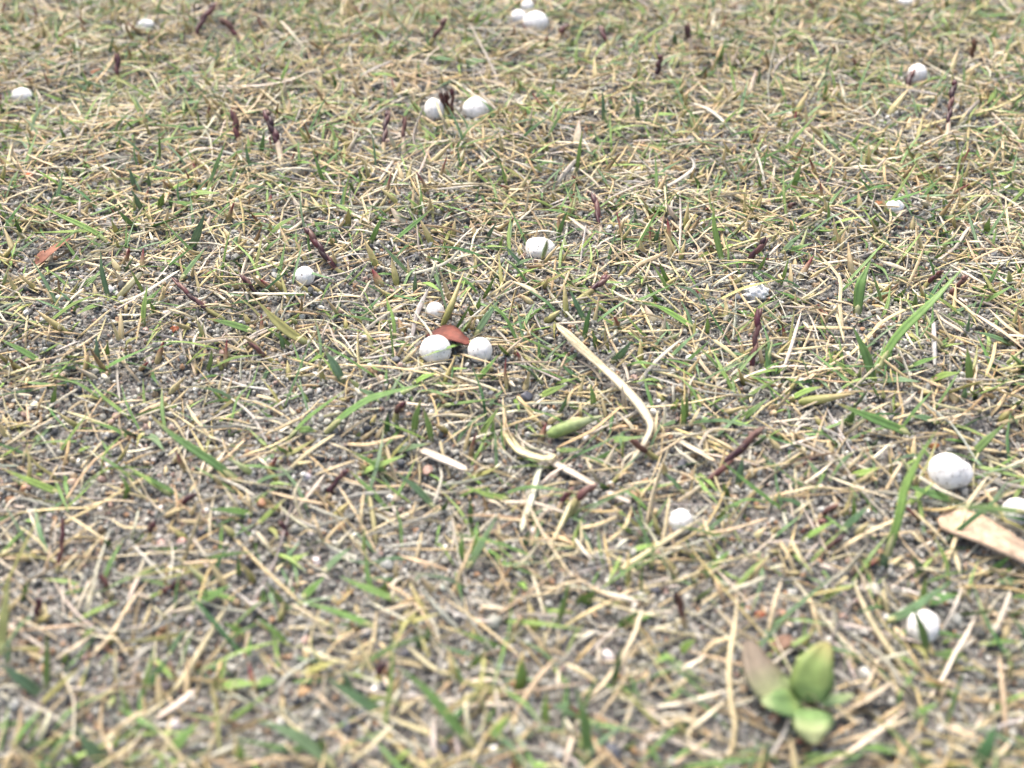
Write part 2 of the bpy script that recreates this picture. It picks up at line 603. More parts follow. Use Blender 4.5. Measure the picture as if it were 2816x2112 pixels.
# centre x, centre y, width, height in the 2212-wide picture; label; phrase for neighbours
GRANULES = [
    (1140, 13, 27, 25, 'smallest white granule at the back of the cluster of three', 'the cluster of three granules', {}),
    (1120, 36, 34, 30, 'mid-sized round white granule touching the large one in the cluster of three', None, {}),
    (1157, 47, 54, 43, 'largest white granule of the cluster of three, dark pits on top', None, {}),
    (314, 52, 36, 20, 'low flat white granule half sunk in straw beside a dark purple spike', 'the half sunk flat white granule', {}),
    (47, 206, 44, 30, 'lone oval white granule lying flat, long side level, fine grey specks', 'the lone oval white granule', {}),
    (938, 238, 44, 52, 'upright egg-shaped speckled white granule with a tan straw leaning across it', 'the egg-shaped speckled white granule', {}),
    (1028, 235, 57, 48, 'broad oval white granule with purple spikelets standing beside it', 'the broad oval white granule', {}),
    (1981, 161, 40, 46, 'smooth white granule behind the red tip of a thick tan stub', 'the granule behind the red stub', {}),
    (1957, 3, 34, 20, 'white granule beyond the red-tipped stub, far out in the turf', None, {}),
    (1166, 537, 64, 48, 'angular lumpy white granule with a thin green blade crossing it', 'the angular lumpy white granule', dict(lump=.11)),
    (659, 596, 42, 42, 'small round white granule just below a purple grass spike', 'the granule below the purple spike', {}),
    (940, 671, 38, 39, 'smallest of the three white granules around the red leaf, beside a bud', 'the three granules round the leaf', {}),
    (941, 756, 68, 64, 'largest of the three white granules around the red leaf', None, {}),
    (1037, 757, 53, 57, 'white granule right of the red leaf, mid-sized of its three', None, {}),
    (1933, 446, 38, 28, 'small flattened white granule ringed by rusty crumbs', 'the granule with rusty crumbs', {}),
    (1632, 632, 52, 34, 'crumbling broken white granule, ragged edge and dark hollows', 'the crumbling white granule', dict(lump=.14, crumble=.38)),
    (2046, 1018, 82, 80, 'largest white granule, two lobes grown together, green shoot leaning over it', 'the large two-lobed white granule', dict(second=1)),
    (2196, 1106, 60, 62, 'greyish white granule tucked behind the broad tan dead leaf', 'the granule behind the tan leaf', {}),
    (1470, 1127, 50, 58, 'bright white granule with a tan straw across its foot, standing alone', 'the lone bright granule', dict(lump=.08)),
    (1994, 1354, 66, 82, 'tall white granule split in view by a green blade before it', 'the granule behind a green blade', dict(lump=.08)),
]
GRAN_PIX = []
GRAN_BALL = []
def keep_clear(u, v, a, b, dep=None):
    GRAN_PIX.append((u, v, a, b, dep or depth_at(at(u, v, .001))))
for k, (cx, cy, w, h, lab, ref, opt) in enumerate(GRANULES):
    u, v = cx * 2816 / 2212, cy * 2816 / 2212
    p0 = at(u, v, .001)
    f = px_mm(p0) * 2816 / 2212
    rx = w * f / 2
    rz = h * f / 2
    c = at(u, v, rz * .58)
    f = px_mm(c) * 2816 / 2212
    rx, rz = w * f / 2, h * f / 2
    second = None
    if opt.get('second'):
        second = (rx * .62, -rx * .05, -rz * .12, rx * .72)
    me = granule_mesh(500 + k, rx, (rx + rz) * .5, rz, opt.get('lump', .05), second, opt.get('crumble', 0))
    o = link('fertilizer_granule', me, None, tuple(c))
    o.rotation_euler = (0, 0, 0)
    tag(o, lab, 'granule', 'white granules scattered on the turf')
    LAND.append((c[0], c[1], ref)) if ref else None
    GRAN_PIX.append((u, v, w * 1.27 * .5, h * 1.27 * .5, depth_at(c)))
    GRAN_BALL.append((c, (rx + rz) * .5 * (1.25 if second else 1)))
# crumbs that fell off the broken one, and other tiny white bits
for k, (cx, cy, w, lab) in enumerate([
        (1596, 640, 17, 'white crumb fallen off the crumbling white granule'), (1583, 634, 9, 'white crumb fallen off the crumbling white granule'),
        (1608, 646, 10, 'white crumb fallen off the crumbling white granule'),
        (214, 455, 15, 'tiny white bit under a long green blade in bare sand'), (103, 318, 17, 'tiny bluish white bit in straw below the lone oval granule'),
        (680, 811, 20, 'tiny white oval bit beside a pale husk'), (1492, 775, 24, 'small white bit by the cream curled straw'),
        (1684, 656, 20, 'small white bit beneath a brown spikelet'), (1408, 545, 15, 'tiny white bit on sand near the angular white granule')]):
    u, v = cx * 2816 / 2212, cy * 2816 / 2212
    c = at(u, v, .0003)
    r = w * px_mm(c) * 2816 / 2212 / 2
    c = at(u, v, r * .6)
    o = link('white_crumb', granule_mesh(700 + k, r, r * .8, r * .75, .12), None, tuple(c))
    tag(o, lab, 'crumb', 'tiny white crumbs on the sand')
SEC['leaf'] = np.array([(-1, .12, 1.12), (-.5, .03, .95), (0, -.05, 1.18), (.5, .03, .92), (1, .12, 1.1), (.5, -.03, .95), (0, -.12, 1.0), (-.5, -.03, .95)])

def pix_curve(pts, zs):
    """source-photo pixels with heights above the sand -> points"""
    return np.array([at(u, v, z) for (u, v), z in zip(pts, zs)])

def leaf(pts, zs, wpx, cols, n=14, shape=.55, blunt=.0, roll=0.0, twist=0.0, sec='leaf', base_w=.25):
    P = catmull(pix_curve(pts, zs), n)
    hw = wpx * px_mm(P[n // 2]) / 2
    t = np.linspace(0, 1, n)
    W = hw * np.maximum(np.sin(math.pi * t ** shape) ** .6, blunt * (t < .98))
    W = np.maximum(W, hw * base_w * (1 - t) ** 2)
    W[-1] = hw * .03
    W[0] = min(W[0], hw * .3)
    c = np.asarray(cols, float)
    cc = np.array([[np.interp(s, np.linspace(0, 1, len(c)), c[:, k]) for k in range(3)] for s in t])
    return P, sweep(P, W, sec, cc, roll, twist)

# ------------------------------------------------------------------ special finds
def special(name, vqc, mat, base, label, cat, ref=None, group=None):
    o = single(name, vqc, mat, base)
    tag(o, label, cat, group)
    if ref:
        LAND.append((base[0], base[1], ref))
    return o

# cream curled straw: broad split end, narrow hooked end
cp = [(1531, 893), (1590, 950), (1690, 1040), (1755, 1110), (1789, 1165), (1783, 1195), (1757, 1240), (1716, 1286)]
P = catmull(pix_curve(cp, [.0016, .0022, .0025, .0026, .0024, .0021, .0013, .0002]), 26)
hw = 17 * px_mm(P[8])
W = hw * np.interp(np.linspace(0, 1, 26), [0, .06, .2, .35, .5, .68, .8, .93, 1], [.30, .85, 1.05, .8, .85, .8, .5, .45, .03])
W[0] *= .3
cc = np.linspace((.70, .60, .38), (.64, .57, .43), 26)
v1 = sweep(P, W, 'flat', cc, .35, -.9)
P2 = catmull(pix_curve([(1529, 889), (1560, 912), (1605, 952), (1655, 1000)], [.003, .0032, .0032, .0028]), 12)
v2 = sweep(P2, hw * .42 * np.interp(np.linspace(0, 1, 12), [0, .3, 1], [.35, .9, .2]), 'straw', np.linspace((.74, .66, .46), (.70, .60, .38), 12), .2)
H = Heap(); H.add(v1); H.add(v2)
special('curled_straw', (np.vstack(H.V), np.vstack(H.Q), np.vstack(H.C)), M_STRAW, P[-1],
        'broad cream dry leaf blade curling to a narrow hook, one end split', 'straw', 'the cream curled straw')

# broad tan dead leaf
P, vqc = leaf([(2583, 1422), (2640, 1440), (2705, 1464), (2770, 1498), (2850, 1542), (2960, 1600)], [.0008, .0016, .0022, .0024, .002, .0006],
              98, [(.54, .40, .28), (.56, .42, .30), (.48, .35, .25)], 18, .42, .45, -.12, sec='leaf')
special('dead_leaf', vqc, M_SCRAP, P[-1], 'broad smooth pinkish tan dead leaf lying in front of a greyish granule', 'leaf', 'the broad tan dead leaf')
# crumpled tan sheath beside the seedling
P, vqc = leaf([(2340, 1944), (2400, 1915), (2455, 1880), (2500, 1905), (2525, 1955)], [.0004, .0018, .0030, .0022, .0003],
              62, [(.42, .35, .26), (.58, .50, .38), (.40, .33, .25)], 18, .5, .3, .5, .8)
special('dead_leaf', vqc, M_SCRAP, P[0], 'crumpled grey-tan dead sheath lying beside the broadleaf seedling', 'leaf')
# brown dead leaf behind the seedling
P, vqc = leaf([(2120, 1795), (2165, 1762), (2215, 1785)], [.0003, .0012, .0004], 44, [(.20, .12, .085), (.26, .16, .11)], 10, .5, .3)
special('dead_leaf', vqc, M_SCRAP, P[0], 'dull brown dead leaf scrap lying behind the broadleaf seedling', 'leaf')
# rust-red scraps
P, vqc = leaf([(97, 722), (130, 700), (160, 676), (192, 655)], [.0006, .0020, .0023, .0015], 48, [(.23, .10, .07), (.27, .125, .08), (.22, .10, .07)], 14, .5, .45, .3)
special('leaf_scrap', vqc, M_SCRAP, P[0], 'crumbly rust-red leaf scrap lying in straw', 'leaf scrap', 'the rust-red leaf scrap')
P, vqc = leaf([(1188, 912), (1225, 916), (1262, 930), (1292, 945)], [.0006, .0016, .0020, .0014], 78, [(.10, .035, .03), (.20, .065, .045), (.19, .06, .045)], 14, .5, .4, .1)
special('leaf_scrap', vqc, M_SCRAP, P[0], 'dark red curled leaf scrap lying between three white granules', 'leaf scrap', 'the dark red leaf scrap')
for u, v, w, c, lab in [(493, 698, 15, (.55, .20, .05), 'small bright orange leaf crumb under dark green blades'),
                        (80, 482, 22, (.58, .17, .06), 'orange-red leaf crumb lying in bare straw away from granules'),
                        (262, 196, 26, (.52, .24, .12), 'orange-brown leaf crumb under a leaning tan straw'),
                        (483, 905, 26, (.40, .12, .05), 'shrivelled rusty leaf crumb by small purple buds'),
                        (648, 298, 26, (.40, .19, .07), 'rusty brown leaf crumb under purple spikes in thick straw'),
                        (2415, 560, 24, (.38, .16, .06), 'rusty crumbs of leaf beside the small flattened granule'),
                        (2570, 1228, 24, (.42, .18, .06), 'rusty leaf crumb near the two-lobed granule'),
                        (2092, 1690, 28, (.40, .10, .04), 'dark orange leaf crumb on sand among pebbles'),
                        (2660, 960, 0, (0, 0, 0), None)]:
    if not lab:
        continue
    P, vqc = leaf([(u - w * .6, v + w * .25), (u, v - 2), (u + w * .6, v - w * .2)], [.0001, .0009, .0006], w * .75, [np.array(c) * .7 + .02, np.array(c) * .85 + .03, np.array(c) * .6 + .02], 9, .5, .5, random.uniform(-.5, .5))
    special('leaf_scrap', vqc, M_SCRAP, P[0], lab, 'leaf scrap', None, 'rusty leaf crumbs')

for u_, v_, a_, b_ in [(1240, 930, 48, 22), (145, 690, 45, 24), (1560, 925, 30, 30), (1620, 975, 30, 28), (1690, 1040, 28, 28), (1750, 1110, 26, 28), (1785, 1170, 20, 30),
                       (1215, 1262, 55, 22), (1570, 1298, 55, 26), (1585, 1168, 65, 22), (2270, 1096, 60, 18), (2680, 1455, 85, 34), (2770, 1500, 60, 34),
                       (2245, 1840, 42, 75), (2135, 1932, 44, 30), (2235, 2000, 55, 36), (2085, 1830, 42, 60), (2300, 1922, 40, 14)]:
    keep_clear(u_, v_, a_, b_)
# broadleaf seedling
def build_seedling():
    root_p = at(2222, 1950, 0.0)
    root = link('weed_seedling', None, None, tuple(root_p))
    tag(root, 'light green broadleaf seedling with five rounded leaves growing from sand', 'seedling')
    LAND.append((root_p[0], root_p[1], 'the broadleaf seedling'))
    G1, G2, G3, BR = (.25, .34, .11), (.18, .29, .11), (.35, .41, .19), (.28, .23, .17)
    st = catmull(np.array([root_p + (0, 0, -.0004), root_p + (0.0002, .0002, .0012), at(2226, 1930, .0026)]), 8)
    single('stem', sweep(st, np.linspace(.0006, .0007, 8), 'tube', np.tile((.42, .40, .28), (8, 1))), M_LEAF, st[0], root, root_p)
    for pts, zs, w, cols, sh, bw in [
            ([(2234, 1930), (2230, 1890), (2243, 1835), (2278, 1766)], [.0022, .0034, .0048, .0058], 118, [G2, G1, G1, (.46, .40, .16)], .62, .35),
            ([(2195, 1942), (2160, 1938), (2125, 1932), (2092, 1927)], [.0022, .0032, .0036, .0034], 92, [G1, G2, G2, G3], .62, .3),
            ([(2226, 1950), (2230, 1976), (2235, 2010), (2242, 2046)], [.0022, .0030, .0032, .0024], 126, [G2, G2, G3, (.42, .44, .23)], .7, .35),
            ([(2258, 1934), (2285, 1928), (2318, 1920), (2348, 1910)], [.0020, .0022, .0020, .0014], 34, [G2, (.30, .40, .18), (.36, .42, .22)], .6, .3),
            ([(2205, 1925), (2125, 1895), (2085, 1835), (2056, 1758)], [.0018, .0022, .0026, .0028], 112, [G2, (.30, .34, .17), BR, (.24, .19, .14)], .75, .25)]:
        P, vqc = leaf(pts, zs, w, cols, 18, sh, 0, 0, 0, 'leaf', bw)
        single('leaf', vqc, M_LEAF, P[0], root, root_p)
build_seedling()

# fat green bud and an olive bud with a long blade
def bud_obj(pts, wpx, key, label, ref=None, zs=None, name='leaf_bud', group=None):
    P0 = pix_curve(pts, zs or [.0004, .0016, .002][:len(pts)])
    P = catmull(P0, 11)
    hw = wpx * px_mm(P[5]) / 2
    o = single(name, sweep(P, bud_w(11, hw), 'bud', bud_cols(11, key), random.uniform(0, 3)), M_SHEATH, P[0])
    tag(o, label, 'bud', group)
    if ref:
        LAND.append((P[0][0], P[0][1], ref))
    return o
bud_obj([(1506, 1196), (1580, 1168), (1662, 1143)], 50, 'g', 'fat pale green grass bud lying on its side by the cream curled straw', 'the fat pale green bud', [.0009, .0016, .0018])
bud_obj([(2196, 1106), (2270, 1096), (2350, 1082)], 36, 'o', 'plump olive bud, brown at one end, with a long blade below', 'the plump olive bud', [.0009, .0016, .0018])

# ------------------------------------------------------------------ purple seed spikes: stem with spikelets
PURPLES = [(.050, .014, .020), (.036, .011, .015), (.075, .018, .024), (.09, .035, .035)]
def spike(stem, head, wpx, label, n, key='p', lift=.004):
    """stem: source pixels base..neck; head: neck..tip"""
    base = at(*stem[0], 0.0)
    root = link('seed_spike', None, None, tuple(base))
    tag(root, label, 'grass spike', 'purple grass spikes in the turf')
    pts = list(stem) + list(head)
    d = np.concatenate([[0], np.cumsum([math.dist(a, b) for a, b in zip(pts, pts[1:])])])
    d /= d[-1]
    P = catmull(pix_curve(pts, [-.0003 + lift * s for s in d]), 22)
    hw = wpx * px_mm(P[11]) / 2 * 1.08
    k0 = int(22 * d[len(stem) - 1])
    k0 = max(3, min(k0, 14))
    mark(P[::3], hw)
    st = P[:k0 + 2]
    sc = {'p': ((.55, .48, .27), (.42, .30, .20)), 'g': ((.30, .34, .12), (.36, .30, .14)), 'w': ((.72, .64, .44), (.60, .46, .36))}[key]
    single('stem', sweep(st, np.linspace(hw * .75, hw * .55, len(st)), 'tube', np.linspace(sc[0], sc[1], len(st))), M_SHEATH, st[0], root, base)
    n = n + (2 if n > 2 else 1)
    seg = np.linspace(k0 - 1, 21, n + 1)
    for i in range(n):
        a, b = P[int(seg[i])], P[min(21, int(round(seg[i] + (seg[i + 1] - seg[i]) * 1.7)) + 1)]
        L = np.linalg.norm(b - a)
        side = hw * .38 * (1 if i % 2 else -1)
        off = np.array([side, 0, hw * .2])
        Q = catmull(np.array([a, (a + b) / 2 + off * .7, b + off]), 9)
        col = jit(random.choice(PURPLES), .25)
        tip = jit((.20, .10, .075), .2) if random.random() < .4 else col
        cc = np.linspace(col, tip, 9)
        single('spikelet', sweep(Q, hw * random.uniform(.6, .85) * np.array([.35, .75, .95, 1, .95, .8, .6, .35, .03]), 'bud', cc, random.uniform(0, 3)), M_SPIKE, Q[0], root, base)

def sp(c, r, w, stem, head, label, n=3, key='p', lift=.004):
    spike([S(c, r, *p) for p in stem], [S(c, r, *p) for p in head], w * .318, label, n, key, lift)

sp(1, 1, 75, [(770, 720), (700, 680)], [(640, 610), (540, 470), (430, 310)], 'dark purple spike leaning over the small round granule', 5, 'g')
sp(2, 1, 60, [(770, 400), (760, 300)], [(740, 150), (695, 0)], 'cream sheath edged with purple, standing alone in pale straw', 2, 'w')
sp(2, 1, 70, [(2060, 1620), (2080, 1490)], [(2095, 1350), (2120, 1180), (2135, 1000)], 'upright purple spike on a pale stem near the crumbling granule', 4, 'w', .006)
sp(2, 2, 85, [(1610, 930), (1690, 870)], [(1800, 740), (1960, 580), (2170, 370)], 'long glossy purple spike leaning over straw by the cream curled straw', 4, 'p', .005)
sp(2, 1, 85, [(520, 980), (680, 860)], [(740, 810), (840, 720)], 'thick green stem ending in a blunt dark red spike', 2, 'g', .0035)
sp(3, 0, 60, [(1545, 1290), (1560, 1060)], [(1570, 950), (1590, 830), (1620, 690)], 'tall purple spike on a thick cream stem in dense straw', 5, 'w', .007)
sp(0, 1, 55, [(1950, 1110), (1800, 1020)], [(1700, 950), (1590, 850), (1490, 740)], 'dark brown-purple spike arching off a green stem over sand', 4, 'g', .004)
sp(0, 1, 60, [(2300, 960), (2230, 890)], [(2160, 810), (2080, 710)], 'short dark purple spike by a pale tan bud on sand', 2, 'p', .003)
sp(1, 1, 55, [(190, 1490), (90, 1430)], [(40, 1390), (-60, 1300)], 'dark purple spike on a green stem near a brown-green bud', 2, 'g', .003)
sp(0, 2, 60, [(1480, 1120), (1570, 1040)], [(1640, 990), (1700, 940)], 'purple node with a long cream bud leaning above bare sand', 1, 'p', .002)
sp(0, 2, 50, [(490, 1640), (510, 1560)], [(530, 1430), (540, 1300), (545, 1150)], 'upright dark purple spike with a yellow base on bare sand', 4, 'g', .0045)
sp(0, 2, 60, [(1290, 1370), (1300, 1290)], [(1320, 1250), (1320, 1180)], 'short magenta-tipped bud standing on bare sand', 1, 'g', .002)
sp(1, 2, 65, [(620, 980), (640, 930)], [(660, 890), (710, 820), (800, 740)], 'row of dark purple spikelets on a short yellow stem', 3, 'g', .003)
sp(1, 2, 75, [(1200, 330), (1215, 250)], [(1240, 210), (1280, 150)], 'stout bud with one purple spikelet among wide green blades', 1, 'g', .0025)
sp(1, 2, 60, [(300, 1390), (280, 1310)], [(240, 1250), (210, 1180)], 'small purple spikelet pair on a pale bud in sand', 2, 'p', .002)
sp(2, 2, 90, [(420, 1230), (560, 1000)], [(640, 930), (720, 870)], 'green-tan stem ending in a pink spikelet by a white flat straw', 1, 'g', .004)
sp(2, 2, 70, [(360, 1180), (420, 1040)], [(470, 980), (520, 890)], 'dark red spikelet beside the pink tipped stem', 1, 'p', .003)
sp(2, 2, 75, [(1270, 660), (1170, 590)], [(1110, 540), (1010, 480)], 'purple spikelet laid over the hook of the cream curled straw', 1, 'g', .004)
sp(3, 2, 80, [(430, 1180), (470, 1130)], [(520, 1090), (600, 1040)], 'bright crimson spikelet standing over dark sand', 1, 'p', .002)
sp(3, 2, 70, [(330, 1250), (380, 1220)], [(420, 1205), (490, 1180)], 'brown-purple spikelet beside the bright crimson one', 1, 'p', .0015)
sp(3, 2, 65, [(270, 1310), (290, 1290)], [(310, 1270), (340, 1250)], 'round dark purple spikelet on a green blade below the crimson one', 1, 'g', .0015)
sp(3, 2, 70, [(410, 1500), (470, 1460)], [(560, 1380), (660, 1300)], 'pinkish stem base leaning among pale straws and green blades', 1, 'p', .002)
sp(3, 2, 60, [(280, 720), (300, 700)], [(350, 665), (430, 640)], 'dull pink spikelet lying near a broad tan straw end', 1, 'p', .0012)
sp(0, 3, 65, [(960, 230), (960, 180)], [(930, 110), (870, -20)], 'dark red spike with two spikelets on sand by pale bent straws', 2, 'g', .003)
sp(0, 3, 75, [(330, 420), (320, 340)], [(325, 280), (340, 190)], 'stubby dark red spike beside a tan sheath on sand', 2, 'p', .0025)
sp(0, 3, 80, [(1380, 150), (1420, 140)], [(1470, 110), (1590, 40)], 'dark red spike lying level at the end of a green blade', 2, 'g', .0015)
sp(0, 0, 65, [(1760, 420), (1690, 290)], [(1740, 190), (1800, 110), (1870, 20)], 'dark brown-red spike rising over thick straw', 3, 'p', .006)
sp(0, 0, 70, [(2130, 400), (2060, 310)], [(1990, 240), (1900, 160)], 'dull purple spike leaning away from the brown-red one', 2, 'p', .004)
sp(0, 0, 65, [(2090, 1270), (2060, 1200)], [(2040, 1100), (2010, 950)], 'slim dark purple spike above a rusty leaf crumb', 2, 'p', .005)
sp(0, 0, 60, [(1040, 800), (1020, 650)], [(1010, 560), (1015, 460)], 'grey-purple spike on a grey-green stem near orange crumbs', 2, 'g', .006)
sp(1, 0, 75, [(225, 1430), (190, 1250)], [(150, 1130), (110, 1040), (80, 950)], 'tall dark purple spike on a pale stem over thick straw', 4, 'w', .006)
sp(1, 0, 55, [(1100, 1330), (1105, 1230)], [(1120, 1110), (1145, 950)], 'slim upright purple spike before the egg-shaped granule', 3, 'p', .005)
sp(1, 0, 50, [(1275, 1330), (1275, 1190)], [(1280, 1100), (1285, 1000)], 'short upright purple spike on a pale green stem', 2, 'w', .005)
sp(1, 0, 60, [(1440, 450), (1530, 340)], [(1590, 260), (1650, 150)], 'dark maroon spike on a slanting green stem', 2, 'g', .006)
sp(1, 0, 55, [(1640, 1010), (1640, 930)], [(1610, 870), (1590, 800)], 'brown-purple spikelet touching the egg-shaped granule', 2, 'g', .005)
sp(1, 0, 50, [(1650, 1000), (1665, 930)], [(1665, 860), (1635, 790)], 'purple spikelet between two speckled granules', 1, 'g', .005)
sp(1, 0, 45, [(1695, 1060), (1698, 960)], [(1700, 870), (1700, 760)], 'nearly black slim spike between two speckled granules', 2, 'g', .006)
sp(2, 0, 65, [(1555, 500), (1535, 340)], [(1525, 300), (1505, 200)], 'tan stub with a single crimson spikelet on top', 1, 'w', .006)
sp(2, 0, 65, [(1250, 700), (1250, 650)], [(1265, 590), (1290, 470)], 'dark maroon pair of spikelets among thin straws', 3, 'p', .004)
sp(2, 0, 60, [(880, 420), (830, 370)], [(800, 300), (750, 220)], 'brown-red spikelet in a thinly covered patch', 1, 'p', .003)
sp(2, 0, 65, [(390, 360), (420, 300)], [(440, 270), (480, 210)], 'brown-pink spikelet beside the cluster of three granules', 1, 'p', .003)
sp(3, 1, 60, [(1330, 850), (1390, 780)], [(1440, 740), (1510, 680)], 'red-brown spike on a green bud by a long green blade', 2, 'g', .0035)
sp(3, 1, 60, [(1540, 930), (1590, 880)], [(1640, 820), (1720, 720)], 'brown and maroon spike under a long green blade', 3, 'p', .0035)
sp(3, 1, 50, [(160, 200), (180, 140)], [(195, 120), (230, 90)], 'small bright red spikelet in thin straw', 1, 'p', .002)
sp(3, 0, 75, [(1195, 790), (1205, 750)], [(1215, 700), (1255, 600)], 'red bud leaning across the smooth white granule', 1, 'p', .003)
sp(3, 0, 60, [(1760, 540), (1765, 490)], [(1770, 420), (1795, 340)], 'thin purple spike beside a tan bud near the smooth granule', 2, 'p', .005)
sp(2, 1, 75, [(2010, 640), (2060, 590)], [(2110, 520), (2210, 390)], 'purple sheathed spike leaning over the crumbling granule', 2, 'p', .004)
sp(2, 3, 90, [(1490, 480), (1480, 350)], [(1450, 240), (1410, 150)], 'tan stub with dark red spikelets beside pale crossing straws', 2, 'p', .005)
sp(1, 3, 90, [(1040, 940), (1060, 860)], [(1075, 800), (1110, 740)], 'single dark red spikelet on a short stub amid crossing straws', 1, 'g', .002)
